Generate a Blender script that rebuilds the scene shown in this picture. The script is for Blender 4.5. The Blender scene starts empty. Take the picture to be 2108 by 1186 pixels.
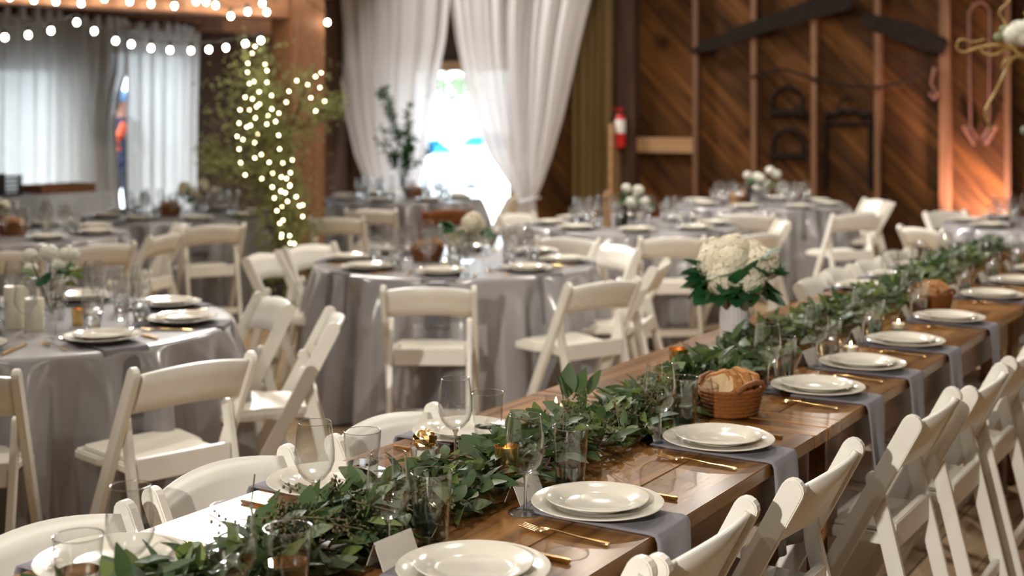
import bpy, bmesh, math, random
from mathutils import Vector, Matrix
random.seed(7)
R = math.radians
sc = bpy.context.scene
COL = sc.collection
# ---------------------------------------------------------------- camera
F, CX, HY, CZ = 2700.0, 1054.0, 235.0, 1.58          # focal length in px, centre column, horizon row, eye height
cam = bpy.data.cameras.new('camera')
cam.sensor_width = 36.0
cam.lens = 36.0 * F / 2108.0
cam.shift_y = -(593.0 - HY) / 2108.0
cam.clip_start = 0.05; cam.clip_end = 300
cam.dof.use_dof = True
cam.dof.focus_distance = 2.8
cam.dof.aperture_fstop = 2.8
camo = bpy.data.objects.new('camera', cam); COL.objects.link(camo)
camo.location = (0, 0, CZ); camo.rotation_euler = (R(90), 0, 0)
sc.camera = camo
# ---------------------------------------------------------------- world and exposure
w = bpy.data.worlds.new('world'); sc.world = w; w.use_nodes = True
bg = w.node_tree.nodes['Background']
bg.inputs[0].default_value = (0.78, 0.90, 1.0, 1); bg.inputs[1].default_value = 7.5
vs = sc.view_settings
vs.view_transform = 'Standard'; vs.look = 'None'; vs.gamma = 1.0; vs.use_curve_mapping = False
vs.exposure = 0.22
sc.cycles.max_bounces = 7; sc.cycles.diffuse_bounces = 3; sc.cycles.glossy_bounces = 4
sc.cycles.transmission_bounces = 6; sc.cycles.transparent_max_bounces = 24
sc.cycles.adaptive_threshold = 0.02
sc.cycles.caustics_reflective = False; sc.cycles.caustics_refractive = False
sc.cycles.sample_clamp_indirect = 6.0
# barn axes: u runs down the long table, n runs across it
ANG = R(32.06); UX, UY = math.sin(ANG), math.cos(ANG); ROT = -ANG
def B(n, s, z=0.0): return Vector((s*UX + n*UY, s*UY - n*UX, z))
def on_back(px, y, s):                                # where a sight line meets a wall s = const
    q = (px - CX) / F
    n = s*(q*UY - UX)/(UY + q*UX)
    Y = s*UY - n*UX
    return n, CZ - (y - HY)/F*Y
def on_left(px, y, n):                                # where a sight line meets a wall n = const
    q = (px - CX) / F
    s = n*(UY + q*UX)/(q*UY - UX)
    Y = s*UY - n*UX
    return s, CZ - (y - HY)/F*Y
def at(px, y, Y): return Vector(((px-CX)/F*Y, Y, CZ - (y-HY)/F*Y))
# ---------------------------------------------------------------- lamps
def area(name, loc, target, sx, sy, power, col):
    l = bpy.data.lights.new(name, 'AREA'); l.shape = 'RECTANGLE'; l.size = sx; l.size_y = sy; l.energy = power; l.color = col
    o = bpy.data.objects.new(name, l); COL.objects.link(o); o.location = loc
    o.rotation_euler = (Vector(target) - Vector(loc)).to_track_quat('-Z', 'Y').to_euler(); return o
def spot(name, loc, target, ang, power, col, rad=0.1, blend=0.4):
    l = bpy.data.lights.new(name, 'SPOT'); l.spot_size = R(ang); l.spot_blend = blend; l.energy = power; l.color = col; l.shadow_soft_size = rad
    o = bpy.data.objects.new(name, l); COL.objects.link(o); o.location = loc
    o.rotation_euler = (Vector(target) - Vector(loc)).to_track_quat('-Z', 'Y').to_euler(); return o
area('loft_window_daylight', B(-10.45, 10.6, 5.75), B(-2.2, 4.0, 0.7), 2.2, 1.5, 1300, (1.0, 0.97, 0.93))
area('hall_soft_fill', B(-4.0, 6.0, 5.9), B(-4.0, 6.0, 0), 7.0, 9.0, 90, (1.0, 0.86, 0.68))  # broad area added under the ceiling as soft warm fill
spot('rafter_floodlight', B(-0.55, -3.2, 2.7), B(-0.95, 3.6, 0.35), 42, 1100, (1.0, 0.93, 0.83), 0.05)
spot('front_fill_spot', (-1.6, -1.6, 4.8), (-0.6, 6.5, 0.5), 70, 110, (1.0, 0.92, 0.82), 0.08)  # spot added behind the camera as frontal fill
ADDED_PENDANTS = [(-5.2,6.6,4.3,150),(-2.2,9.0,4.4,190),(1.2,9.6,4.3,190),(3.6,6.6,4.2,170),(0.4,5.2,4.3,120),(-2.6,3.4,4.2,110),(1.3,1.2,3.9,25),(1.9,12.6,3.55,42),(0.75,12.8,4.3,46),(2.85,12.0,3.0,34)]
# ---------------------------------------------------------------- mesh helpers
class MB:
    def __init__(s): s.v = []; s.f = []
    def add(s, vs_, fs_):
        b = len(s.v); s.v += [tuple(p) for p in vs_]; s.f += [tuple(b+i for i in f) for f in fs_]; return s
    def box(s, x0, x1, y0, y1, z0, z1):
        return s.add([(x0,y0,z0),(x1,y0,z0),(x1,y1,z0),(x0,y1,z0),(x0,y0,z1),(x1,y0,z1),(x1,y1,z1),(x0,y1,z1)],
                     [(0,3,2,1),(4,5,6,7),(0,1,5,4),(1,2,6,5),(2,3,7,6),(3,0,4,7)])
    def prism(s, pts, d0, d1, plane='yz'):             # outline extruded along the remaining axis
        n = len(pts)
        def P(p, d): return (d,p[0],p[1]) if plane == 'yz' else ((p[0],d,p[1]) if plane == 'xz' else (p[0],p[1],d))
        vs_ = [P(p,d0) for p in pts] + [P(p,d1) for p in pts]
        return s.add(vs_, [tuple(range(n))[::-1], tuple(range(n,2*n))] + [(i,(i+1)%n,n+(i+1)%n,n+i) for i in range(n)])
    def lathe(s, prof, seg=28, cx=0, cy=0, closed=False):
        b = []; k = len(prof)
        vs_ = [(cx+r*math.cos(2*math.pi*j/seg), cy+r*math.sin(2*math.pi*j/seg), z) for r,z in prof for j in range(seg)]
        fs_ = [(i*seg+j, i*seg+(j+1)%seg, (i+1)*seg+(j+1)%seg, (i+1)*seg+j) for i in range(k-1) for j in range(seg)]
        if closed: fs_ += [((k-1)*seg+j, (k-1)*seg+(j+1)%seg, (j+1)%seg, j) for j in range(seg)]
        return s.add(vs_, fs_)
    def tube(s, pts, rad, seg=8, cap=True):
        pts = [Vector(p) for p in pts]; n = len(pts)
        if not isinstance(rad, (list,tuple)): rad = [rad]*n
        vs_ = []; up = Vector((0.13,0.21,0.97))
        for i,p in enumerate(pts):
            t = (pts[min(i+1,n-1)] - pts[max(i-1,0)]).normalized()
            a = t.cross(up)
            if a.length < 1e-3: a = t.cross(Vector((1,0,0)))
            a.normalize(); b = t.cross(a)
            for j in range(seg):
                c = 2*math.pi*j/seg; vs_.append(p + (a*math.cos(c)+b*math.sin(c))*rad[i])
        fs_ = [(i*seg+j, i*seg+(j+1)%seg, (i+1)*seg+(j+1)%seg, (i+1)*seg+j) for i in range(n-1) for j in range(seg)]
        if cap: fs_ += [tuple(range(seg))[::-1], tuple(range((n-1)*seg, n*seg))]
        return s.add(vs_, fs_)
    def ball(s, c, rx, ry=None, rz=None, seg=10, ring=6):
        ry = ry or rx; rz = rz or rx; c = Vector(c)
        vs_ = [c+Vector((0,0,rz))]
        for i in range(1,ring):
            a = math.pi*i/ring
            vs_ += [c+Vector((rx*math.sin(a)*math.cos(2*math.pi*j/seg), ry*math.sin(a)*math.sin(2*math.pi*j/seg), rz*math.cos(a))) for j in range(seg)]
        vs_.append(c-Vector((0,0,rz))); L = len(vs_)-1
        fs_ = [(0,1+j,1+(j+1)%seg) for j in range(seg)]
        fs_ += [(1+i*seg+j, 1+(i+1)*seg+j, 1+(i+1)*seg+(j+1)%seg, 1+i*seg+(j+1)%seg) for i in range(ring-2) for j in range(seg)]
        fs_ += [(L,1+(ring-2)*seg+(j+1)%seg,1+(ring-2)*seg+j) for j in range(seg)]
        return s.add(vs_, fs_)
    def grid(s, fn, nu, nv, close_u=False):
        vs_ = [fn(i/nu, j/nv) for j in range(nv+1) for i in range(nu if close_u else nu+1)]
        W = nu if close_u else nu+1
        return s.add(vs_, [(j*W+i, j*W+(i+1)%W, (j+1)*W+(i+1)%W, (j+1)*W+i) for j in range(nv) for i in range(nu)])
    def mesh(s, name, mat, smooth=False, bevel=0.0, solid=0.0):
        me = bpy.data.meshes.new(name); me.from_pydata(s.v, [], s.f)
        bm = bmesh.new(); bm.from_mesh(me)
        if solid:
            bmesh.ops.recalc_face_normals(bm, faces=bm.faces)
            bmesh.ops.solidify(bm, geom=bm.faces[:], thickness=solid)
        bmesh.ops.recalc_face_normals(bm, faces=bm.faces)
        if bevel:
            es = [e for e in bm.edges if len(e.link_faces) == 2 and e.calc_face_angle(0) > 0.6]
            bmesh.ops.bevel(bm, geom=es, offset=bevel, segments=2, affect='EDGES', clamp_overlap=True)
        bm.to_mesh(me); bm.free()
        if smooth:
            for p in me.polygons: p.use_smooth = True
            if smooth != 'all':
                try: me.set_sharp_from_angle(angle=R(40))
                except Exception: pass
        me.materials.append(mat); return me
def link(name, data, parent=None, loc=(0,0,0), rot=(0,0,0), scale=None):
    o = bpy.data.objects.new(name, data); COL.objects.link(o)
    o.location = loc; o.rotation_euler = rot
    if scale: o.scale = scale
    if parent: o.parent = parent
    return o
def tag(o, label=None, cat=None, group=None, kind=None):
    if label: o['label'] = label
    if cat: o['category'] = cat
    if group: o['group'] = group
    if kind: o['kind'] = kind
    return o
def place(kit, name, loc, rz=0.0, label=None, cat=None, group=None, scale=None, tilt=None):
    """kit: (root mesh or None, [(part name, mesh, [(sub name, mesh)])]) -> one thing with its parts"""
    rot = tilt if tilt else (0,0,rz)
    o = link(name, kit[0], None, loc, rot, scale)
    tag(o, label, cat, group)
    for p in kit[1]:
        c = link(p[0], p[1], o)
        for q in (p[2] if len(p) > 2 else []): link(q[0], q[1], c)
    return o
# ---------------------------------------------------------------- materials
def new_mat(name):
    m = bpy.data.materials.new(name); m.use_nodes = True
    return m, m.node_tree.nodes, m.node_tree.links
def pset(b, **k):
    for a, v in k.items():
        i = b.inputs.get(a.replace('_',' '))
        if i is not None: i.default_value = v
def plain(name, col, rough=0.5, var=0.08, scale=30.0, spec=0.5, metal=0.0, bump=0.0, sheen=0.0, sub=None):
    m, N, L = new_mat(name); b = N['Principled BSDF']
    pset(b, Roughness=rough, Metallic=metal); b.inputs['Specular IOR Level'].default_value = spec
    if sheen: b.inputs['Sheen Weight'].default_value = sheen
    tc = N.new('ShaderNodeTexCoord'); nz = N.new('ShaderNodeTexNoise'); nz.inputs['Scale'].default_value = scale; nz.inputs['Detail'].default_value = 4
    L.new(tc.outputs['Object'], nz.inputs['Vector'])
    r = N.new('ShaderNodeValToRGB'); r.color_ramp.elements[0].position = 0.3; r.color_ramp.elements[1].position = 0.7
    r.color_ramp.elements[0].color = tuple(max(0,c*(1-var)) for c in col) + (1,); r.color_ramp.elements[1].color = tuple(min(1,c*(1+var)) for c in col) + (1,)
    L.new(nz.outputs['Fac'], r.inputs['Fac']); L.new(r.outputs['Color'], b.inputs['Base Color'])
    if bump:
        bp = N.new('ShaderNodeBump'); bp.inputs['Strength'].default_value = bump; bp.inputs['Distance'].default_value = 0.002
        L.new(nz.outputs['Fac'], bp.inputs['Height']); L.new(bp.outputs['Normal'], b.inputs['Normal'])
    return m
def wood(name, c0, c1, rough=0.5, along='X', sc_=3.0, vary=0.35, knots=True, spec=0.4):
    m, N, L = new_mat(name); b = N['Principled BSDF']; pset(b, Roughness=rough); b.inputs['Specular IOR Level'].default_value = spec
    tc = N.new('ShaderNodeTexCoord'); oi = N.new('ShaderNodeObjectInfo'); mp = N.new('ShaderNodeMapping')
    s = {'X': (0.6,9,9), 'Y': (9,0.6,9), 'Z': (9,9,0.6)}[along]
    mp.inputs['Scale'].default_value = tuple(k*sc_ for k in s)
    ad = N.new('ShaderNodeVectorMath'); ad.operation = 'ADD'
    ml = N.new('ShaderNodeMath'); ml.operation = 'MULTIPLY'; ml.inputs[1].default_value = 37.0
    L.new(oi.outputs['Random'], ml.inputs[0]); L.new(tc.outputs['Object'], ad.inputs[0]); L.new(ml.outputs[0], ad.inputs[1]); L.new(ad.outputs[0], mp.inputs['Vector'])
    nz = N.new('ShaderNodeTexNoise'); nz.inputs['Scale'].default_value = 1.0; nz.inputs['Detail'].default_value = 6; nz.inputs['Distortion'].default_value = 0.6
    L.new(mp.outputs[0], nz.inputs['Vector'])
    r = N.new('ShaderNodeValToRGB'); r.color_ramp.elements[0].position = 0.32; r.color_ramp.elements[1].position = 0.68
    r.color_ramp.elements[0].color = c0 + (1,); r.color_ramp.elements[1].color = c1 + (1,)
    L.new(nz.outputs['Fac'], r.inputs['Fac'])
    out = r.outputs['Color']
    if knots:
        n2 = N.new('ShaderNodeTexNoise'); n2.inputs['Scale'].default_value = 2.2; n2.inputs['Detail'].default_value = 1
        L.new(ad.outputs[0], n2.inputs['Vector'])
        r2 = N.new('ShaderNodeValToRGB'); r2.color_ramp.elements[0].position = 0.22; r2.color_ramp.elements[1].position = 0.33
        r2.color_ramp.elements[0].color = (0.28,0.22,0.18,1); r2.color_ramp.elements[1].color = (1,1,1,1)
        L.new(n2.outputs['Fac'], r2.inputs['Fac'])
        mk = N.new('ShaderNodeMix'); mk.data_type = 'RGBA'; mk.blend_type = 'MULTIPLY'; mk.inputs['Factor'].default_value = 1
        L.new(out, mk.inputs['A']); L.new(r2.outputs['Color'], mk.inputs['B']); out = mk.outputs['Result']
    hv = N.new('ShaderNodeHueSaturation'); mr = N.new('ShaderNodeMapRange'); mr.inputs['To Min'].default_value = 1-vary; mr.inputs['To Max'].default_value = 1+vary
    L.new(oi.outputs['Random'], mr.inputs['Value']); L.new(mr.outputs[0], hv.inputs['Value']); L.new(out, hv.inputs['Color']); L.new(hv.outputs['Color'], b.inputs['Base Color'])
    bp = N.new('ShaderNodeBump'); bp.inputs['Strength'].default_value = 0.12; bp.inputs['Distance'].default_value = 0.003
    L.new(nz.outputs['Fac'], bp.inputs['Height']); L.new(bp.outputs['Normal'], b.inputs['Normal'])
    return m
def emit(name, col, st):
    m, N, L = new_mat(name); N.remove(N['Principled BSDF']); e = N.new('ShaderNodeEmission')
    e.inputs[0].default_value = col + (1,); e.inputs[1].default_value = st; L.new(e.outputs[0], N['Material Output'].inputs[0]); return m
def thin_glass(name, tint=(0.99,0.995,0.995), base=0.065, gain=0.95, power=3.6):
    m, N, L = new_mat(name); N.remove(N['Principled BSDF'])
    t = N.new('ShaderNodeBsdfTransparent'); t.inputs[0].default_value = tint + (1,)
    g = N.new('ShaderNodeBsdfGlossy'); g.inputs['Roughness'].default_value = 0.02
    lw = N.new('ShaderNodeLayerWeight'); lw.inputs[0].default_value = 0.5
    p = N.new('ShaderNodeMath'); p.operation = 'POWER'; p.inputs[1].default_value = power
    a = N.new('ShaderNodeMath'); a.operation = 'MULTIPLY_ADD'; a.inputs[1].default_value = gain; a.inputs[2].default_value = base
    mx = N.new('ShaderNodeMixShader')
    L.new(lw.outputs['Facing'], p.inputs[0]); L.new(p.outputs[0], a.inputs[0]); L.new(a.outputs[0], mx.inputs[0])
    L.new(t.outputs[0], mx.inputs[1]); L.new(g.outputs[0], mx.inputs[2]); L.new(mx.outputs[0], N['Material Output'].inputs[0]); return m
def sheer(name, col, trans=0.45, clear=0.18):
    m, N, L = new_mat(name); N.remove(N['Principled BSDF'])
    d = N.new('ShaderNodeBsdfDiffuse'); d.inputs[0].default_value = col + (1,)
    t = N.new('ShaderNodeBsdfTranslucent'); t.inputs[0].default_value = col + (1,)
    c = N.new('ShaderNodeBsdfTransparent')
    tc = N.new('ShaderNodeTexCoord'); nz = N.new('ShaderNodeTexNoise'); nz.inputs['Scale'].default_value = 300; L.new(tc.outputs['Object'], nz.inputs['Vector'])
    bp = N.new('ShaderNodeBump'); bp.inputs['Strength'].default_value = 0.1; bp.inputs['Distance'].default_value = 0.001; L.new(nz.outputs['Fac'], bp.inputs['Height']); L.new(bp.outputs[0], d.inputs['Normal'])
    m1 = N.new('ShaderNodeMixShader'); m1.inputs[0].default_value = trans; L.new(d.outputs[0], m1.inputs[1]); L.new(t.outputs[0], m1.inputs[2])
    m2 = N.new('ShaderNodeMixShader'); m2.inputs[0].default_value = clear; L.new(m1.outputs[0], m2.inputs[1]); L.new(c.outputs[0], m2.inputs[2])
    L.new(m2.outputs[0], N['Material Output'].inputs[0]); return m
def leafmat(name, c, var=0.3, trans=0.25):
    m, N, L = new_mat(name); b = N['Principled BSDF']; pset(b, Roughness=0.5); b.inputs['Specular IOR Level'].default_value = 0.3
    oi = N.new('ShaderNodeObjectInfo'); tc = N.new('ShaderNodeTexCoord'); nz = N.new('ShaderNodeTexNoise'); nz.inputs['Scale'].default_value = 9
    L.new(tc.outputs['Object'], nz.inputs['Vector'])
    ad = N.new('ShaderNodeMath'); ad.operation = 'ADD'; L.new(oi.outputs['Random'], ad.inputs[0]); L.new(nz.outputs['Fac'], ad.inputs[1])
    mr = N.new('ShaderNodeMapRange'); mr.inputs['From Min'].default_value = 0.3; mr.inputs['From Max'].default_value = 1.5
    mr.inputs['To Min'].default_value = 1-var; mr.inputs['To Max'].default_value = 1+var; L.new(ad.outputs[0], mr.inputs['Value'])
    hv = N.new('ShaderNodeHueSaturation'); hv.inputs['Color'].default_value = c + (1,); L.new(mr.outputs[0], hv.inputs['Value']); L.new(hv.outputs[0], b.inputs['Base Color'])
    t = N.new('ShaderNodeBsdfTranslucent'); L.new(hv.outputs[0], t.inputs[0])
    mx = N.new('ShaderNodeMixShader'); mx.inputs[0].default_value = trans; L.new(b.outputs[0], mx.inputs[1]); L.new(t.outputs[0], mx.inputs[2]); L.new(mx.outputs[0], N['Material Output'].inputs[0])
    return m
M = dict(
    chair = plain('cream_paint', (0.80,0.77,0.70), 0.36, 0.03, 12),
    chairseat = plain('cream_vinyl', (0.80,0.755,0.66), 0.42, 0.03, 14),
    brownchair = wood('red_brown_wood', (0.16,0.05,0.018), (0.26,0.09,0.03), 0.4, 'Z'),
    tabletop = wood('varnished_pine', (0.125,0.048,0.012), (0.36,0.175,0.052), 0.22, 'Y', 2.6, 0.22, spec=0.55),
    tableleg = wood('dark_varnished_pine', (0.10,0.042,0.014), (0.20,0.09,0.032), 0.35, 'Y', 2.6, 0.2),
    barn = wood('barn_board', (0.024,0.009,0.0025), (0.098,0.039,0.010), 0.85, 'X', 2.0, 0.42, spec=0.12),
    stud = wood('barn_stud', (0.085,0.034,0.012), (0.15,0.068,0.026), 0.75, 'Z', 2.0, 0.2),
    palewood = wood('pale_new_wood', (0.24,0.13,0.058), (0.36,0.21,0.10), 0.65, 'X', 2.0, 0.1),
    darkwood = wood('dark_barn_wood', (0.035,0.016,0.008), (0.075,0.034,0.016), 0.75, 'Z', 2.0, 0.3),
    postwood = wood('post_wood', (0.17,0.07,0.030), (0.29,0.135,0.065), 0.6, 'Z', 1.4, 0.1),
    beamwood = wood('beam_wood', (0.17,0.07,0.030), (0.29,0.135,0.065), 0.6, 'X', 1.4, 0.1),
    floor = wood('floor_board', (0.30,0.20,0.11), (0.46,0.33,0.20), 0.45, 'Y', 2.0, 0.18),
    cloth = plain('grey_satin', (0.30,0.288,0.30), 0.22, 0.03, 6, 1.0, sheen=0.2),
    napkin = plain('grey_linen', (0.215,0.21,0.235), 0.8, 0.06, 200, 0.2, bump=0.1),
    darknap = plain('charcoal_linen', (0.17,0.165,0.18), 0.8, 0.06, 200, 0.2, bump=0.1),
    whitecloth = plain('white_linen', (0.72,0.74,0.78), 0.8, 0.03, 8, 0.2),
    plate = plain('cream_china', (0.73,0.69,0.60), 0.12, 0.02, 5, 0.6),
    glass = thin_glass('clear_glass'),
    farglass = thin_glass('clear_glass_single', (0.985,0.99,0.99), 0.19, 0.8, 2.6),
    rim = thin_glass('glass_rim', (0.99,0.99,0.99), 0.38, 0.6, 2.0),
    solidglass = None,
    gold = plain('polished_gold', (0.80,0.52,0.22), 0.22, 0.05, 60, metal=1.0),
    steel = plain('worn_steel', (0.45,0.43,0.42), 0.4, 0.1, 40, metal=1.0),
    card = plain('card_paper', (0.70,0.66,0.58), 0.8, 0.02, 80, 0.2),
    curtain = sheer('sheer_white', (0.70,0.665,0.645), 0.20, 0.03),
    sidecurtain = sheer('white_voile', (0.74,0.71,0.67), 0.27, 0.03),
    olive = plain('olive_burlap', (0.15,0.10,0.042), 0.9, 0.2, 90, 0.1, bump=0.3),
    brownfab = plain('brown_burlap', (0.085,0.048,0.024), 0.9, 0.2, 90, 0.1, bump=0.3),
    iron = plain('rusty_iron', (0.010,0.006,0.004), 0.8, 0.4, 30, 0.1),
    rustchain = plain('reddish_iron', (0.12,0.05,0.03), 0.6, 0.3, 40),
    red = plain('red_enamel', (0.50,0.015,0.015), 0.3, 0.05, 10),
    black = plain('black_rubber', (0.012,0.012,0.013), 0.5, 0.2, 20),
    paper = plain('white_label', (0.72,0.70,0.68), 0.6, 0.03, 20),
    basket = plain('woven_basket', (0.21,0.072,0.015), 0.5, 0.3, 160, bump=0.6),
    bread = plain('bread_crust', (0.42,0.20,0.07), 0.85, 0.3, 45, 0.2, bump=0.5),
    crumb = plain('bread_crumb', (0.66,0.47,0.28), 0.9, 0.15, 70, 0.2, bump=0.5),
    leafd = leafmat('deep_green_leaf', (0.058,0.10,0.034)),
    leafm = leafmat('mid_green_leaf', (0.15,0.20,0.055)),
    leafg = leafmat('grey_green_leaf', (0.19,0.235,0.135)),
    leafdark = leafmat('dark_green_leaf', (0.022,0.105,0.032)),
    leaft = leafmat('olive_tree_leaf', (0.30,0.33,0.13)),
    stem = plain('green_stem', (0.12,0.11,0.04), 0.7, 0.2, 40),
    seed = plain('seeded_pods', (0.10,0.085,0.03), 0.7, 0.3, 60),
    petal = plain('cream_petal', (0.80,0.74,0.58), 0.6, 0.06, 30, 0.2),
    petalw = plain('white_petal', (0.80,0.79,0.70), 0.6, 0.05, 30, 0.2),
    vasew = plain('ribbed_white_china', (0.68,0.66,0.66), 0.3, 0.03, 10),
    wax = plain('ivory_wax', (0.76,0.70,0.56), 0.45, 0.03, 10),
    twig = plain('curly_willow', (0.36,0.24,0.07), 0.55, 0.2, 50),
    bark = plain('tree_bark', (0.09,0.055,0.03), 0.9, 0.3, 40, bump=0.5),
    cable = plain('black_cable', (0.01,0.01,0.01), 0.6, 0.1, 10),
    bulb = emit('lit_bulb', (1.0,0.86,0.66), 42.0),
    fairy = emit('lit_fairy_bulb', (1.0,0.80,0.46), 22.0),
    flame = emit('candle_flame', (1.0,0.72,0.32), 30.0),
    lens = emit('uplight_lens', (1.0,0.6,0.45), 12.0),
    concrete = plain('pale_concrete', (0.62,0.64,0.66), 0.8, 0.06, 1.5),
    carpaint = plain('white_car_paint', (0.75,0.77,0.8), 0.2, 0.02, 3),
    carglass = plain('blue_tinted_glass', (0.02,0.22,0.42), 0.15, 0.1, 3),
    skin = plain('skin', (0.50,0.27,0.19), 0.55, 0.05, 30),
    navy = plain('navy_cloth', (0.012,0.018,0.045), 0.85, 0.2, 60),
    orange = plain('orange_cloth', (0.75,0.10,0.03), 0.8, 0.1, 60),
    cap = plain('pale_blue_cap', (0.20,0.42,0.72), 0.8, 0.1, 60),
    crate = plain('dark_crate', (0.035,0.028,0.025), 0.6, 0.2, 20),
    slate = plain('black_card', (0.008,0.008,0.009), 0.6, 0.1, 20),
)
_m, _N, _L = new_mat('water'); _b = _N['Principled BSDF']
pset(_b, Roughness=0.0, IOR=1.33); _b.inputs['Transmission Weight'].default_value = 1.0; _b.inputs['Base Color'].default_value = (0.96,0.98,0.97,1); M['water'] = _m

_m, _N, _L = new_mat('solid_glass'); _N.remove(_N['Principled BSDF'])
_g = _N.new('ShaderNodeBsdfGlass'); _g.inputs['IOR'].default_value = 1.5; _g.inputs['Roughness'].default_value = 0.0
_t = _N.new('ShaderNodeBsdfTransparent'); _x = _N.new('ShaderNodeMixShader'); _x.inputs[0].default_value = 0.75
_L.new(_t.outputs[0], _x.inputs[1]); _L.new(_g.outputs[0], _x.inputs[2]); _L.new(_x.outputs[0], _N['Material Output'].inputs[0]); M['solidglass'] = _m
# ================================================================ the setting
BW, LW = 13.37, -10.67                                # back wall (s) and left wall (n), inner faces
RW, NW, CEIL = 4.2, -6.5, 6.6
def struct(name, mb, mat, loc=(0,0,0), rz=ROT, parent=None, label=None, bevel=0.0, smooth=False):
    o = link(name, mb.mesh(name, mat, smooth, bevel), parent, loc, (0,0,rz))
    if not parent: tag(o, label, None, None, 'structure')
    return o
# box coordinates below are in barn axes: x = n (across), y = s (along), turned by ROT
fl = struct('floor', MB().box(LW-0.2, RW, NW, BW+0.2, -0.45, -0.025), M['darkwood'], label='worn tan plank floor of the barn hall')
n0 = LW
bw_ = 0.185
while n0 < RW-0.01:
    n1 = min(n0+bw_, RW)
    mb = MB().box(0.002, n1-n0-0.003, 0, BW-NW, -0.025, random.uniform(-0.0015,0.0))
    o = link('floor_board', mb.mesh('floor_board', M['floor']), fl, (n0, NW, 0)); n0 = n1
struct('ceiling', MB().box(LW-0.2, RW+0.2, NW-0.2, BW+0.2, CEIL, CEIL+0.1), M['darkwood'], label='dark plank ceiling above the hall')
struct('wall_right', MB().box(RW, RW+0.2, NW, BW+0.2, -0.45, CEIL), M['barn'], label='brown board wall out of view on the right')
struct('wall_front', MB().box(LW, RW, NW-0.2, NW, -0.45, CEIL), M['barn'], label='brown board wall behind the viewpoint')
# back wall with the doorway
dl, _ = on_back(836, 200, BW); dr, _ = on_back(1052, 200, BW); _, dtop = on_back(940, 146, BW)
wb = struct('wall_back', MB().box(LW, dl, BW+0.03, BW+0.2, -0.45, CEIL).box(dr, RW, BW+0.03, BW+0.2, -0.45, CEIL).box(dl, dr, BW+0.03, BW+0.2, dtop, CEIL),
            M['darkwood'], label='barn wall of diagonal brown boards hung with old tools')
def clip(poly, ax, val, keep_ge):
    out = []
    for i in range(len(poly)):
        a, b = poly[i], poly[(i+1) % len(poly)]
        ia, ib = (a[ax] >= val) == keep_ge, (b[ax] >= val) == keep_ge
        if ia: out.append(a)
        if ia != ib:
            t = (val-a[ax])/(b[ax]-a[ax]); out.append(tuple(a[k]+t*(b[k]-a[k]) for k in range(2)))
    return out
def diagonal(parent, x0, x1, z0, z1, w_, slope):
    """boards laid at 45 degrees, each clipped to the wall bay; grain along each board's own x"""
    c45 = math.sqrt(0.5); ang = R(-45)*slope
    k = -int((z1-z0)/w_*1.5) - 2
    cx, cz = x0, z1
    ex, ez = math.cos(ang), math.sin(ang); fx, fz = -ez, ex
    for k in range(-60, 60):
        lo, hi = k*w_ + 0.003, (k+1)*w_ - 0.003
        poly = [(cx+ex*a+fx*b, cz+ez*a+fz*b) for a,b in ((-15,lo),(15,lo),(15,hi),(-15,hi))]
        for ax,val,ge in ((0,x0,True),(0,x1,False),(1,z0,True),(1,z1,False)):
            if poly: poly = clip(poly, ax, val, ge)
        if len(poly) < 3: continue
        loc = [((p[0]-cx)*ex+(p[1]-cz)*ez, (p[0]-cx)*fx+(p[1]-cz)*fz) for p in poly]
        mb = MB().prism(loc, 0.0, 0.03 + random.uniform(0,0.004), 'xz')
        o = link('wall_board', mb.mesh('wall_board', M['barn']), parent, (cx, BW+0.03-0.032, cz), (0, -ang, 0))
postx, _ = on_back(1267, 200, BW)
diagonal(wb, dr+0.02, RW-1.0, 0.0, 4.2, 0.28, 1)
# studs and braces
for i, px in enumerate((1431, 1551, 1675, 1806, 1944, 2074, 2215, 2370)):
    nx, _ = on_back(px, 200, BW-0.10)
    wd = 0.058 if px != 1944 else 0.10
    o = link('wall_stud', MB().box(-wd/2, wd/2, -0.10, 0, 0, 4.2).mesh('wall_stud', M['stud']), wb, (nx, BW-0.003, 0))
pA, _ = on_back(1268, 200, BW-0.14); pB, _ = on_back(1306, 200, BW-0.14)
link('wall_post', MB().box(pA, pB, BW-0.14, BW-0.003, 0, 4.2).mesh('wall_post', M['darkwood']), wb)
bA, bz = on_back(1306, 283, BW-0.08); bB, _ = on_back(1427, 283, BW-0.08); _, bz2 = on_back(1360, 314, BW-0.08)
link('wall_brace', MB().box(0, bB-bA, -0.08, 0, bz2, bz).mesh('wall_brace', M['palewood']), wb, (bA, BW-0.003, 0))
# pale batten beside the drape
for y0_, y1_ in ((255, 420),):
    nx, zt = on_back(1259, y0_, BW-0.3)
    link('wall_batten', MB().box(-0.022, 0.022, -0.03, 0.26, 0, zt).mesh('wall_batten', M['palewood']), wb, (nx, BW-0.3, 0))
# door frame and threshold
tr = struct('trim_1', MB().box(dl-0.12, dl, BW-0.04, BW+0.2, 0, dtop+0.12).box(dr, dr+0.12, BW-0.04, BW+0.2, 0, dtop+0.12).box(dl, dr, BW-0.04, BW+0.2, dtop, dtop+0.12),
            M['palewood'], label='pale timber frame round the bright doorway')
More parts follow.
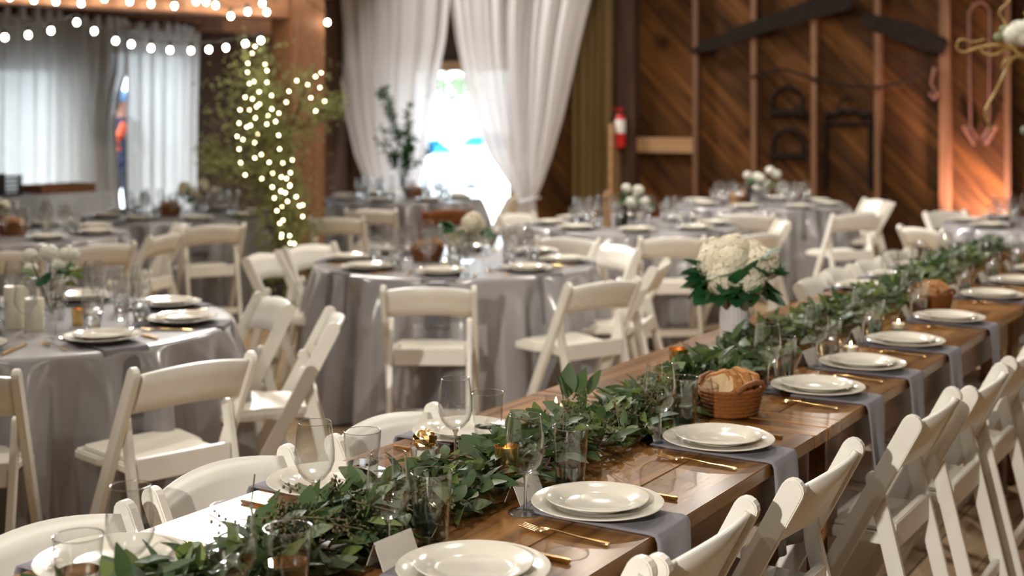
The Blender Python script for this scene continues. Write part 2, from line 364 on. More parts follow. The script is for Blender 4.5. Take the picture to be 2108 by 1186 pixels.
# left wall with two curtained openings
o1a,_ = on_left(-40,200,LW); o1b,_ = on_left(137,200,LW); o2a,_ = on_left(236,200,LW); o2b,_ = on_left(401,200,LW)
otop = 2.22
wl = struct('wall_left', MB().box(LW-0.2, LW-0.03, NW, o1a, -0.45, CEIL).box(LW-0.2, LW-0.03, o1b, o2a, -0.45, CEIL).box(LW-0.2, LW-0.03, o2b, BW+0.03, -0.45, CEIL)
            .box(LW-0.2, LW-0.03, o1a, o1b, 2.0, CEIL).box(LW-0.2, LW-0.03, o2a, o2b, otop, CEIL), M['darkwood'], label='dark board side wall behind the white curtains')
s0 = o2b + 0.01
while s0 < BW-0.05:
    s1 = min(s0+0.21, BW-0.01)
    link('wall_board', MB().box(0, 0.03, 0.003, s1-s0-0.003, 0, 3.0).mesh('wall_board', M['darkwood']), wl, (LW-0.03, s0, 0)); s0 = s1
struct('window_1', MB().box(LW-0.02, LW+0.06, 9.3, 9.42, 4.85, 6.6).box(LW-0.02, LW+0.06, 11.78, 11.9, 4.85, 6.6).box(LW-0.02, LW+0.06, 9.42, 11.78, 4.85, 4.97).box(LW-0.02, LW+0.06, 9.42, 11.78, 6.48, 6.6),
       M['palewood'], label='timber frame of the high loft window')
struct('trim_2', MB().box(LW-0.03, LW+0.16, 4.0, 11.8, 2.50, 2.72), M['beamwood'], label='brown header beam above the white side curtains', bevel=0.01)
# loft floor, beam and post
struct('loft_deck', MB().box(LW-0.02, -7.15, 2.0, 10.75, 2.80, 2.86), M['darkwood'], label='dark plank underside of the loft')
post = Vector((-1.70, 10.42, 0)); bang = math.atan2(1.54, 1.72)
struct('timber_post', MB().box(-0.155, 0.155, -0.155, 0.155, 0, 4.6), M['postwood'], loc=post, rz=bang, label='thick reddish timber post behind the lit tree', bevel=0.008)
bdir = Vector((-math.cos(bang), -math.sin(bang), 0)); bnor = Vector((math.sin(bang), -math.cos(bang), 0))
struct('timber_beam', MB().box(-7.0, -0.158, -0.13, 0.13, 2.325, 2.78), M['beamwood'], loc=post, rz=bang, label='lit timber beam running from the post, strung with bulbs', bevel=0.01)
# outdoors
tag(link('pavement', MB().box(-60,60,-60,60,-0.5,-0.452).mesh('pavement', M['concrete']), None, B(-4, 60+BW+0.25, 0), (0,0,ROT)), 'pale overexposed yard outside the doorway', None, None, 'structure')
tag(link('ground', MB().box(-30,30,-40,BW+0.25,-0.5,-0.452).mesh('ground', M['concrete']), None, B(LW-30.25, 0, 0), (0,0,ROT)), 'pale yard outside the side curtains', None, None, 'structure')
def car(loc, rz, label):
    o = link('parked_car', None, None, loc, (0,0,rz)); tag(o, label, 'car', 'cars parked in the yard')
    body = [(-2.15,0.14),(-2.2,0.62),(-1.95,0.86),(-1.2,0.92),(0.75,0.95),(1.75,0.86),(2.15,0.66),(2.18,0.14)]
    link('body', MB().prism(body, -0.85, 0.85, 'xz').mesh('car_body', M['carpaint'], bevel=0.06), o)
    cab = [(-1.6,0.9),(-0.95,1.40),(0.15,1.44),(0.95,0.94)]
    c = link('cabin', MB().prism(cab, -0.74, 0.74, 'xz').mesh('car_cabin', M['carpaint'], bevel=0.05), o)
    for q in ([(-1.25,0.98),(-0.88,1.30),(-0.45,1.33),(-0.45,0.98)], [(-0.38,0.98),(-0.38,1.33),(0.12,1.35),(0.62,0.98)]): link('side_window', MB().prism(q, -0.752, 0.752, 'xz').mesh('side_window', M['carglass']), c)
    link('car_roof', MB().prism([(-0.98,1.38),(-0.9,1.45),(0.12,1.49),(0.2,1.41)], -0.74, 0.74, 'xz').mesh('car_roof', M['carpaint'], bevel=0.02), o)
    for x in (-1.35,1.35):
        for y in (-0.82,0.82):
            wmb = MB(); wmb.tube([(x,y-0.1,0.32),(x,y+0.1,0.32)], 0.32, 18)
            link('wheel', wmb.mesh('wheel', M['steel']), o)
car(Vector((-2.3, 36.0, -0.452)), R(14), 'white car with blue tinted windows parked beyond the doorway')
car(Vector((-0.6, 44.0, -0.452)), R(8), 'pale car farther off in the overexposed yard')
def outdoor_tree():
    o = link('yard_tree', None, None, (-2.6, 58, -0.452)); tag(o, 'pale blurred tree seen through the doorway gap', 'tree')
    link('trunk', MB().tube([(0,0,0),(0.1,0,1.8),(0,0.1,3.2)], [0.16,0.12,0.06], 8).mesh('trunk', M['concrete']), o)
    mb = MB(); rnd = random.Random(3)
    for k in range(260):
        d = Vector((rnd.gauss(0,1),rnd.gauss(0,1),rnd.gauss(0,0.7))).normalized()*rnd.uniform(0.4,1.5)
        mb.ball(Vector((0,0,3.3))+d, 0.12, 0.10, 0.08, 5, 3)
    tag(link('crown', mb.mesh('crown', M['leafg']), o), kind='stuff')
outdoor_tree()
# ---------------------------------------------------------------- drapery
def lerp_rows(rows, y):
    for i in range(len(rows)-1):
        a, b = rows[i], rows[i+1]
        if y <= b[2] or i == len(rows)-2:
            t = (y-a[2])/(b[2]-a[2]); t = max(0.0, min(1.0, t)); 
            return a[0]+t*(b[0]-a[0]), a[1]+t*(b[1]-a[1])
def drape(name, rows, s, folds, amp, mat, label, seed=0, nu=110, nv=60, ties=True):
    """hanging cloth in a plane parallel to the back wall; rows give its two edges at several heights (px on that plane)"""
    rnd = random.Random(seed); ph = [rnd.uniform(0,6.28) for _ in range(3)]
    y0, y1 = rows[0][2], rows[-1][2]
    prof = []
    for r in rows:
        a, z = on_back(r[0], r[2], s); b, z2 = on_back(r[1], r[2], s); prof.append((a, b, (z+z2)/2))
    wmax = max(p[1]-p[0] for p in prof)
    def fn(u, v):
        y = y0 + (y1-y0)*v; l, rr = lerp_rows(rows, y)
        a, z = on_back(l, y, s); b, z2 = on_back(rr, y, s); zz = z+(z2-z)*u
        squeeze = max(0.35, (b-a)/wmax)
        uu = u + 0.018*math.sin(folds*1.7*u*6.28+ph[0])
        d = amp*squeeze*(math.sin(folds*6.28*uu+ph[1]+0.5*v) + 0.45*math.sin(folds*2.3*6.28*uu+ph[2]))
        p = B(a+(b-a)*u, s+d, max(0.012, zz)); return p
    mb = MB().grid(fn, nu, nv)
    o = link(name, mb.mesh(name, mat, 'all')); tag(o, label, 'curtain'); return o
drape('sheer_curtain', [(672,942,-130),(684,930,0),(692,922,80),(701,906,160),(712,894,240),(730,882,320),(752,868,375),(768,852,420),(762,856,470),(752,866,521)], BW-0.42, 7, 0.05, M['curtain'], 'sheer white curtain on the left of the bright doorway, gathered low', 1)
drape('sheer_curtain', [(922,1262,-130),(929,1216,0),(940,1196,80),(956,1178,160),(977,1160,240),(1007,1137,320),(1048,1116,380),(1068,1102,412),(1062,1106,450),(1056,1112,519)], BW-0.50, 8, 0.05, M['curtain'], 'sheer white curtain on the right of the bright doorway, swept to a tieback', 2)
drape('burlap_drape', [(1182,1266,-130),(1182,1262,519)], BW-0.20, 5, 0.04, M['olive'], 'olive brown burlap drape beside the fire extinguisher', 3)
drape('burlap_drape', [(664,760,-130),(664,745,519)], BW-0.22, 6, 0.04, M['brownfab'], 'dark brown burlap drape between timber post and sheer curtain', 4)
tb = MB(); c_n, c_z = on_back(1085, 412, BW-0.5)
tb.tube([B(c_n-0.09, BW-0.5-0.07, c_z), B(c_n, BW-0.5-0.11, c_z-0.01), B(c_n+0.10, BW-0.5-0.05, c_z+0.02), B(c_n+0.13, BW-0.44, c_z+0.03), B(c_n+0.06, BW-0.40, c_z+0.02)], 0.014, 8)
tag(link('curtain_tieback', tb.mesh('curtain_tieback', M['whitecloth'], True)), 'white cord tieback holding the swept sheer curtain', 'tieback')
def side_curtain(pxs, label, seed, folds=6, dark=False):
    """panels hung along the left wall: pxs = list of (left px, right px, z)"""
    rnd = random.Random(seed); ph = [rnd.uniform(0,6.28) for _ in range(3)]; n = LW+0.24
    rows = []
    for l, r, z in pxs:
        rows.append((on_left(l,200,n)[0], on_left(r,200,n)[0], z))
    def fn(u, v):
        z = rows[0][2] + (rows[-1][2]-rows[0][2])*v
        for i in range(len(rows)-1):
            if z >= rows[i+1][2] or i == len(rows)-2:
                t = (z-rows[i][2])/(rows[i+1][2]-rows[i][2]); t = max(0,min(1,t))
                a = rows[i][0]+t*(rows[i+1][0]-rows[i][0]); b = rows[i][1]+t*(rows[i+1][1]-rows[i][1]); break
        d = 0.045*(math.sin(folds*6.28*u+ph[0]+0.4*v)+0.5*math.sin(folds*2.2*6.28*u+ph[1]))
        return B(n+d, a+(b-a)*u, z)
    o = link('side_curtain', MB().grid(fn, 90, 30).mesh('side_curtain', M['sidecurtain'], 'all')); tag(o, label, 'curtain')
    # hanging tabs over the rail
    for k in range(7):
        u = (k+0.5)/7; p = fn(u, 0)
        c = link('hanging_tab', MB().box(-0.03,0.03,-0.025,0.025,-0.03,0.085).mesh('hanging_tab', M['whitecloth']), o, (p.x, p.y, p.z-0.01), (0,0,ROT))
    return o
side_curtain([(-60,134,2.50),(-60,130,0.03)], 'white side curtain at the far left edge above the dark crates', 11)
side_curtain([(124,263,2.48),(128,258,2.0),(132,245,1.78),(136,234,1.5),(138,238,0.9),(138,258,0.03)], 'white side curtain beside the gap where a person stands', 12)
side_curtain([(256,408,2.46),(258,403,1.6),(262,400,0.03)], 'blue white lit side curtain next to the dark wall', 13)
rl = MB(); ra,_ = on_left(-70,200,LW+0.24); rb,_ = on_left(415,200,LW+0.24)
rl.tube([B(LW+0.24, ra, 2.555), B(LW+0.24, rb, 2.53)], 0.015, 8)
for s_ in (ra+0.2, rb-0.2): rl.tube([B(LW+0.24, s_, 2.54), B(LW+0.15, s_, 2.56)], 0.01, 6)
tag(link('curtain_rail', rl.mesh('curtain_rail', M['iron'])), 'dark rail carrying the white side curtains', 'curtain rail')
# ================================================================ wall-hung tools
def on_wall(zx, zy, s): # zoom coordinates of the wall study -> wall
    return on_back(1250+zx/2.457, zy/2.457, s)
def wall_prism(name, pts, s, th, mat, label, cat='tool', group=None):
    q = [on_wall(x, y, s) for x, y in pts]; cn = sum(p[0] for p in q)/len(q); cz = sum(p[1] for p in q)/len(q)
    mb = MB().prism([(p[0]-cn, p[1]-cz) for p in q], -th/2, th/2, 'xz')
    o = link(name, mb.mesh(name, mat, bevel=0.004), None, B(cn, s, cz), (0,0,ROT)); tag(o, label, cat, group); return o
SF = BW-0.125
wall_prism('crosscut_saw', [(418,262),(480,215),(700,118),(960,25),(1110,-40),(1260,-20),(1235,45),(1040,95),(760,178),(520,262)], SF, 0.03, M['iron'], 'long dark crosscut saw blade slanting up across the studs')
wall_prism('saw_blade', [(1278,95),(1310,55),(1360,75),(1530,110),(1715,195),(1722,225),(1690,275),(1600,255),(1300,140)], SF, 0.03, M['iron'], 'broad dark blade sloping down toward the lit stud')
def arch(name, cx, y0, y1, hw, label):
    s = SF-0.02+0.10; pts = []
    n0_, zt = on_wall(cx, y0, s); n1_, zb = on_wall(cx+hw, y1, s); w_ = n1_-n0_; h = zt-zb
    o = link(name, None, None, B(n0_, s, zb), (0,0,ROT)); tag(o, label, 'tool', 'iron yokes on the wall')
    p = [(-w_, 0, 0)] + [(-w_*math.cos(a), 0, h*0.45+h*0.55*math.sin(a)) for a in [math.pi*k/12 for k in range(13)]] + [(w_, 0, 0)]
    link('bow', MB().tube(p, 0.022, 8).mesh('bow', M['iron'], True), o)
    link('crossbar', MB().box(-w_*1.08, w_*1.08, -0.02, 0.02, h*0.06, h*0.26).mesh('crossbar', M['iron'], bevel=0.006), o)
    link('hanging_nail', MB().tube([(0,0.0,h),(0,0.03,h)], 0.008, 6).mesh('hanging_nail', M['iron']), o)
arch('iron_yoke', 912, 440, 590, 78, 'upper of two arched iron yokes on the board wall')
arch('iron_yoke', 915, 655, 812, 78, 'lower of two arched iron yokes on the board wall')
def harness_frame():
    s = SF+0.085; l, zt = on_wall(1105, 560, s); r, zb = on_wall(1330, 955, s); w_ = r-l; h = zt-zb
    o = link('harness_frame', None, None, B(l, s, zb), (0,0,ROT)); tag(o, 'tall dark harness frame hanging under the chain', 'tool')
    for x in (0, w_): link('side_bar', MB().tube([(x,0,0),(x,0,h*0.86),(x+(0.03 if x==0 else -0.03),0,h*0.95)], 0.026, 8).mesh('side_bar', M['iron'], True), o)
    pts = [(w_*k/10, 0, h*0.93+0.05*math.sin(math.pi*k/10)+0.018*math.sin(k*2.1)) for k in range(11)]
    link('top_bar', MB().tube(pts, 0.035, 8).mesh('top_bar', M['iron'], True), o)
    link('cross_bar', MB().tube([(0,0,h*0.84),(w_,0,h*0.84)], 0.02, 8).mesh('cross_bar', M['iron'], True), o)
    link('hook', MB().tube([(w_*0.3,0,h*0.97),(w_*0.28,0,h*1.06),(w_*0.34,0,h*1.14),(w_*0.5,0,h*1.17),(w_*0.55,0.02,h*1.1)], 0.012, 6).mesh('hook', M['iron'], True), o)
harness_frame()
def chain():
    s = BW-0.135; pts = [(730,390),(780,372),(900,350),(1000,385),(1120,420),(1250,438),(1390,440),(1480,420),(1560,380),(1650,335)]
    q = []
    for i in range(len(pts)-1):
        for k in range(4):
            t = k/4; q.append((pts[i][0]+t*(pts[i+1][0]-pts[i][0]), pts[i][1]+t*(pts[i+1][1]-pts[i][1])))
    mb = MB().tube([B(*[v for v in (on_wall(x,y,s)[0], s, on_wall(x,y,s)[1])]) for x,y in q], 0.016, 6)
    o = link('hanging_chain', mb.mesh('hanging_chain', M['iron'], True)); tag(o, 'dark chain swagged across the studs below the saws', 'chain')
    c = on_wall(1655, 340, s); e = on_wall(1650, 500, s)
    link('end_hook', MB().tube([B(c[0],s,c[1]), B(c[0]-0.03,s,(c[1]+e[1])/2), B(c[0]+0.03,s,e[1]+0.05), B(c[0],s,e[1]), B(c[0]-0.05,s,e[1]+0.06)], 0.02, 6).mesh('end_hook', M['rustchain'], True), o)
chain()
def tongs(zx, zy0, zy1, label):
    s = BW-0.05; n_, zt = on_wall(zx, zy0, s); _, zb = on_wall(zx, zy1, s); h = zt-zb
    o = link('long_tongs', None, None, B(n_, s, zb), (0,0,ROT)); tag(o, label, 'tool')
    for sg in (-1,1):
        link('arm', MB().tube([(sg*0.10,0,h),(sg*0.095,0,h*0.5),(sg*0.085,0,h*0.12),(sg*0.02,0,0.03)], 0.014, 6).mesh('arm', M['rustchain'], True), o)
        link('jaw', MB().tube([(sg*0.085,0,h*0.12),(sg*0.15,0,h*0.03+0.12),(sg*0.05,0,-0.02)], 0.022, 6).mesh('jaw', M['rustchain'], True), o)
    link('bow', MB().tube([(-0.10,0,h),(-0.06,0,h+0.07),(0,0,h+0.1),(0.06,0,h+0.07),(0.10,0,h)], 0.014, 6).mesh('bow', M['rustchain'], True), o)
    link('hanging_nail', MB().tube([(0,0,h+0.1),(0,0.045,h+0.1)], 0.01, 6).mesh('hanging_nail', M['iron']), o)
tongs(1885, 60, 720, 'pair of long iron tongs above the pink uplit bay')
# fire extinguisher on the dark post
def extinguisher():
    s = BW-0.215; n_, zt = on_back(1277, 222, s); _, zb = on_back(1277, 303, s); h = zt-zb
    o = link('fire_extinguisher', None, None, B(n_, s, zb), (0,0,ROT)); tag(o, 'red fire extinguisher with white label on the dark post', 'fire extinguisher')
    r = 0.058
    link('cylinder', MB().lathe([(0.001,0),(r*0.95,0.0),(r,0.015),(r,h*0.74),(r*0.8,h*0.80),(r*0.35,h*0.84),(0.001,h*0.845)], 20).mesh('cylinder', M['red'], True), o)
    link('label_band', MB().lathe([(r*1.02,h*0.36),(r*1.02,h*0.70)], 20).mesh('label_band', M['paper'], True), o)
    link('valve', MB().lathe([(0.018,h*0.83),(0.018,h*0.92),(0.001,h*0.92)], 12).mesh('valve', M['black'], True), o)
    link('handle', MB().box(-0.085,0.03,-0.012,0.012,h*0.93,h*0.96).box(-0.08,0.03,-0.012,0.012,h*0.985,h).box(0.0,0.03,-0.012,0.012,h*0.91,h).mesh('handle', M['red'], bevel=0.003), o)
    link('hose', MB().tube([(0.0,-0.02,h*0.9),(-0.05,-0.03,h*0.88),(-0.085,-0.02,h*0.7),(-0.078,-0.01,h*0.4),(-0.075,0,h*0.3)], 0.011, 8).mesh('hose', M['black'], True), o)
    link('bracket', MB().box(-0.02,0.02,0.02,0.075,h*0.2,h*0.8).mesh('bracket', M['black']), o)
extinguisher()
# uplight washing the bay between two studs
def uplight(n_, s, label, power=90):
    o = link('uplight', None, None, B(n_, s, 0.0), (0,0,ROT)); tag(o, label, 'lamp')
    link('body', MB().lathe([(0.001,0),(0.085,0),(0.085,0.15),(0.075,0.17),(0.072,0.155),(0.001,0.150)], 20).mesh('uplight_body', M['black'], True), o)
    link('lens', MB().lathe([(0.001,0.156),(0.068,0.156)], 20).mesh('uplight_lens', M['lens']), o)
    l = bpy.data.lights.new('uplight_beam', 'SPOT'); l.energy = power; l.color = (1.0,0.60,0.52); l.spot_size = R(84); l.spot_blend = 0.7; l.shadow_soft_size = 0.06
    lo = link('uplight_beam', l, o, (0,0,0.2)); lo.rotation_euler = (R(180-12), 0, 0)
ul,_ = on_back(2005, 200, BW-0.3); uplight(ul, BW-0.32, 'black floor uplight throwing pink light up the board wall', 620)
# ================================================================ string lights
def string_lights(pts, label, group=None, r=0.021):
    """pts: bulb positions; cable runs just above the bulbs"""
    o = link('string_lights', None, None, pts[0]); tag(o, label, 'string lights', group); p0 = Vector(pts[0])
    path = []
    for i,p in enumerate(pts):
        a = Vector(p)-p0+Vector((0,0,0.06)); path.append(a)
        if i < len(pts)-1: path.append((a + Vector(pts[i+1])-p0+Vector((0,0,0.06)))/2 - Vector((0,0,0.012)))
    link('cable', MB().tube(path, 0.004, 5).mesh('cable', M['cable']), o)
    for p in pts:
        b = link('bulb', BULB, o, Vector(p)-p0); link('socket', SOCKET, b)
    return o
BULB = MB().ball((0,0,0), 0.018, 0.018, 0.021, 10, 7).mesh('bulb', M['bulb'], 'all')
SOCKET = MB().lathe([(0.001,0.062),(0.012,0.06),(0.013,0.02),(0.001,0.018)], 8).mesh('socket', M['cable'], True)
def on_beam(px, y, off=0.2):
    p0 = post + bnor*off; q = (px-CX)/F; d = bdir
    # (p0 + t d).x = q (p0 + t d).y
    t = (q*p0.y - p0.x)/(d.x - q*d.y); P = p0 + d*t; return Vector((P.x, P.y, CZ-(y-HY)/F*P.y))
string_lights([on_beam(x,y,0.42) for x,y in ((10,77),(58,72),(105,63),(158,46),(194,64),(238,84),(270,91),(311,99),(350,103),(393,104),(430,102),(465,98),(505,90),(537,83))], 'lower swag of round bulbs hanging in front of the white side curtains')
string_lights([on_beam(x,y,0.20) for x,y in ((-40,2),(20,-6),(70,0),(115,3),(167,7),(215,-3),(267,3),(311,8),(359,12),(404,3),(444,11),(475,33),(510,24),(549,25))], 'upper string of round bulbs along the lit timber beam')
string_lights([on_beam(x,y,0.24) for x,y in ((424,4),(480,-12),(540,7),(600,-14),(674,46),(660,-30))], 'short string of bulbs looped round the timber post top')
for k, n_ in enumerate((-8.2, -5.0, -2.4, 0.6)):
    string_lights([B(n_, -1.5+1.0*i, 4.5-0.35*math.sin(math.pi*((i%5)/4.0))) for i in range(14)], 'added unseen overhead string of bulbs above the %s' % ('left round tables','centre round tables','long wooden table','right aisle')[k], 'added overhead string lights')  # unseen strings added overhead to give the glasses something to reflect
# ================================================================ lit tree by the post
def lit_tree():
    base = at(585, 640, 9.75); base.z = 0
    o = link('lit_tree', None, None, base); tag(o, 'tall leafy tree wrapped in fairy lights before the timber post', 'tree')
    rnd = random.Random(5)
    link('tub', MB().lathe([(0.001,0),(0.17,0),(0.20,0.30),(0.215,0.30),(0.215,0.34),(0.19,0.34),(0.19,0.31),(0.001,0.31)], 24).mesh('tub', M['crate'], True), o)
    W = lambda px, y, dY=0: at(px, y, 9.75+dY) - base
    link('trunk', MB().tube([(0,0,0.3), W(585,500), W(560,380), W(535,250), W(520,120)], [0.05,0.04,0.032,0.02,0.006], 8).mesh('trunk', M['bark'], True), o)
    ends = [((575,470),(600,400),(620,330)),((560,380),(520,345),(485,350)),((560,390),(470,330),(412,298)),((555,370),(470,345),(420,340)),((545,300),(500,270),(462,228)),((540,290),(560,230),(600,170)),((550,330),(600,270),(640,255)),
            ((545,310),(610,260),(650,240)),((650,240),(670,222),(700,212)),((600,265),(630,180),(655,150)),((535,250),(510,200),(478,165)),((530,200),(520,150),(516,100)),((565,420),(600,440),(625,470)),((585,520),(600,480),(610,440)),((580,480),(590,540),(582,600)),((530,200),(540,140),(535,100))]
    lm = MB(); rr = random.Random(9)
    for i, br in enumerate(ends):
        dys = [0, rnd.uniform(-0.15,0.2), rnd.uniform(-0.25,0.3)]
        pts = [W(p[0],p[1],d) for p,d in zip(br,dys)]
        link('branch', MB().tube(pts, [0.014,0.01,0.004], 6).mesh('branch', M['bark'], True), o)
        n = 190 if i not in (2,3,4,8) else 330
        for k in range(n):
            t = rr.random()**0.8; a = pts[0].lerp(pts[1], t*2) if t < 0.5 else pts[1].lerp(pts[2], t*2-1)
            wid = 0.045 + (0.09 if i not in (2,3,8) else 0.0)*rr.random()
            c = a + Vector((rr.gauss(0,wid), rr.gauss(0,wid), rr.gauss(0,wid)))
            add_leaf(lm, c, Vector((rr.gauss(0,1),rr.gauss(0,1),rr.gauss(0.3,1))).normalized(), rr.uniform(0.03,0.055), 0.4, rr)
    for k in range(3400):     # dense body of the tree
        y = rr.uniform(150, 620); cxp = 535 + (y-150)*0.13; wd = 8 + (y-150)*0.11 if y < 420 else 38 - (y-420)*0.06
        c = W(rr.gauss(cxp, wd), y, rr.gauss(0,0.12)); add_leaf(lm, c, Vector((rr.gauss(0,1),rr.gauss(0,1),rr.gauss(0.3,1))).normalized(), rr.uniform(0.03,0.06), 0.4, rr)
    tag(link('foliage', lm.mesh('foliage', M['leaft']), o), kind='stuff')
    FL = MB().ball((0,0,0), 0.0065, None, None, 6, 4).mesh('fairy_bulb', M['fairy'])
    z1 = [(1557,283),(1540,325),(1513,387),(1618,393),(1630,431),(1511,441),(1523,510),(1551,498),(1630,503),(1583,561),(1497,594),(1541,604),(1658,583),(1764,557),(1812,492),(1878,516),(1926,467),(1961,445),(1953,535),(1898,597),(1982,618),(1927,678),(1748,624),(1660,666),(1702,691),(1466,671),(1523,672),(1566,652),(1585,637),(1636,707),(1683,742),(1560,720),(1629,758),(1460,752),(1507,776),(1529,766),(1701,826),(1573,821),(1448,833),(1484,852),(1555,871),(1706,910),(1460,911),(1595,944),(1555,964),(1470,993),(1643,991),(1726,995),(1785,977),(1665,1058),(1718,1081),(1749,1090),(1773,1055),(1497,1068),(1598,1091),(1770,1130),(1662,1142),(1715,1166),(1742,1178)]
    z4 = [(1663,15),(1715,42),(1742,50),(1769,10),(1808,75),(1675,82),(1755,103),(1690,160),(1722,133),(1828,130),(1848,125),(1848,195),(1728,217),(1708,237),(1720,305),(1716,322),(1768,312),(1772,358),(1796,360),(1781,415),(1745,470)]
    pts = [(x/2.966, y/2.966) for x,y in z1] + [(x/2.966, 380+y/2.966) for x,y in z4]
    for x, y in pts: link('fairy_bulb', FL, o, W(x, y, rnd.uniform(-0.34,-0.18)))
    for k in range(6):
        q = [W(x,y,-0.25) for x,y in pts[k*13:(k+1)*13]]
        link('fairy_wire', MB().tube(q, 0.0012, 4).mesh('fairy_wire', M['cable']), o)
def add_leaf(mb, c, d, ln, wr, rnd, fold=0.25):
    d = d.normalized(); u = Vector((rnd.gauss(0,1),rnd.gauss(0,1),rnd.gauss(0,1))); s = d.cross(u)
    if s.length < 1e-4: s = Vector((1,0,0))
    s.normalize(); nrm = s.cross(d); w_ = ln*wr
    m = c + d*ln*0.45; 
    mb.add([c, m+s*w_*0.5+nrm*fold*w_, c+d*ln, m-s*w_*0.5+nrm*fold*w_, m], [(0,1,4),(1,2,4),(2,3,4),(3,0,4)])
lit_tree()

# pendant lamps added above the frame for sparkle; a few follow table highlights
def pendant(x, y, z, pw, k):
    o = link('added_pendant', None, None, (x, y, z)); tag(o, 'added dark metal pendant lamp, unseen, high above the %s' % ('buffet side tables','lit tree corner','central tables','far end of the long table','middle of the long table','near round table','right aisle','wall of tools','bouquet table','uplit corner')[k], 'lamp', 'added pendant lamps')
    link('cord', MB().tube([(0,0,0.12),(0,0,CEIL-z)], 0.006, 6).mesh('cord', M['cable']), o)
    link('shade', MB().lathe([(0.03,0.13),(0.035,0.10),(0.16,0.0),(0.158,-0.002),(0.03,0.095)],20).mesh('shade', M['iron'], True), o)
    l = bpy.data.lights.new('added_pendant_spot', 'SPOT'); l.energy = pw; l.color = (1.0,0.92,0.81); l.spot_size = R(165); l.spot_blend = 0.3; l.shadow_soft_size = 0.035
    link('added_pendant_spot', l, o, (0,0,-0.04))
for k, a in enumerate(ADDED_PENDANTS): pendant(*a, k)
# ================================================================ chairs
def board(p0, p1, w_, round_top=True, round_bot=False):
    """outline of a flat board from p0 to p1 (y,z) with a rounded top end"""
    a, b = Vector(p0), Vector(p1); d = (a-b).normalized(); n = Vector((-d.y, d.x)); h = w_/2; out = []
    out += [b - n*h, b + n*h]
    if round_top:
        c = a - d*h
        out += [c + n*h*math.cos(t) + d*h*math.sin(t) for t in [math.pi*k/7 for k in range(8)]]
    else: out += [a + n*h, a - n*h]
    return [(p.x, p.y) for p in out]
def chair_kit(mat, seatmat):
    parts = []; T, Fo = (-0.245, 0.80), (0.175, 0.0)
    for sx in (-1, 1):
        x = sx*0.207
        parts.append(('back_post', MB().prism(board(T, Fo, 0.052), x-0.012, x+0.012).mesh('back_post', mat, bevel=0.003)))
        x = sx*0.181
        parts.append(('rear_leg', MB().prism(board((-0.12,0.635), (-0.275,0.0), 0.042), x-0.011, x+0.011).mesh('rear_leg', mat, bevel=0.003)))
    def slat(u, v):
        x = -0.197 + 0.394*u; k = 1-(2*u-1)**2
        z = 0.652 + 0.125*v + (0.022*k if v > 0.5 else 0.016*k)*1.0
        y = -0.245 + (0.80-z)*0.525 - 0.030*k
        return (x, y, z)
    parts.append(('backrest', MB().grid(slat, 14, 3).mesh('backrest', mat, 'all', solid=0.013)))
    seat = [(-0.165,-0.165),(0.165,-0.165),(0.168,0.02),(0.192,0.06),(0.20,0.20),(0.185,0.225),(0.10,0.238),(-0.10,0.238),(-0.185,0.225),(-0.20,0.20),(-0.192,0.06),(-0.168,0.02)]
    parts.append(('seat', MB().prism(seat, 0.438, 0.468, 'xy').mesh('seat', mat, bevel=0.006), [('seat_pad', MB().prism([(p[0]*0.9, p[1]*0.9+0.004) for p in seat], 0.466, 0.479, 'xy').mesh('seat_pad', seatmat, bevel=0.006))]))
    parts.append(('seat_rail', MB().box(-0.165,0.165,-0.178,-0.155,0.425,0.50).mesh('seat_rail', mat, bevel=0.003)))
    y = 0.175-0.14/0.80*0.42
    parts.append(('front_stretcher', MB().box(-0.195,0.195,y-0.010,y+0.010,0.12,0.16).mesh('front_stretcher', mat, bevel=0.003)))
    parts.append(('rear_stretcher', MB().box(-0.172,0.172,-0.238,-0.218,0.16,0.20).mesh('rear_stretcher', mat, bevel=0.003)))
    return (None, parts)
CHAIR = chair_kit(M['chair'], M['chairseat'])
def face(loc, target): d = Vector(target)-Vector(loc); return math.atan2(d.y, d.x) - math.pi/2
def chair_at(top, toward, label, turn=0.0, group='folding chairs at the round tables', dist=None, kit=None):
    """top: where the middle of the back rest's upper edge is (px, row); toward: table centre the chair faces"""
    Y = F*(CZ-0.80)/(top[1]-HY); X = (top[0]-CX)/F*Y
    d = (Vector(toward) - Vector((X,Y))).normalized()
    r_ = max(dist or 0.86, (Vector(toward)-Vector((X,Y))).length - 0.27); loc = Vector(toward) - d*r_
    a = math.atan2(d.y, d.x) - math.pi/2 + R(turn)
    return place(kit or CHAIR, 'folding_chair', (loc.x, loc.y, 0.0), a, label, 'chair', group)
# ================================================================ tableware
def wine_kit():
    bowl = [(0.0012,0.079),(0.010,0.080),(0.022,0.088),(0.034,0.103),(0.0405,0.122),(0.0405,0.145),(0.037,0.175),(0.0335,0.200),(0.0325,0.200),(0.036,0.175),(0.0392,0.145),(0.0392,0.123),(0.033,0.105),(0.021,0.091),(0.009,0.084),(0.0012,0.083)]
    stem = [(0.0045,0.006),(0.0034,0.02),(0.0032,0.05),(0.004,0.070),(0.0085,0.080)]
    foot = [(0.001,0.0),(0.036,0.0),(0.036,0.002),(0.018,0.0045),(0.0045,0.0075),(0.001,0.0078)]
    ring = lambda r, z, t: MB().tube([(r*math.cos(a), r*math.sin(a), z) for a in [2*math.pi*k/32 for k in range(33)]], t, 6, False)
    return (None, [('bowl', MB().lathe(bowl,32).mesh('bowl', M['glass'], True), [('rim', ring(0.033,0.2,0.0009).mesh('rim', M['rim'], 'all'))]), ('stem', MB().lathe(stem,12).mesh('stem', M['solidglass'], True)), ('foot', MB().lathe(foot,28).mesh('foot', M['solidglass'], True))])
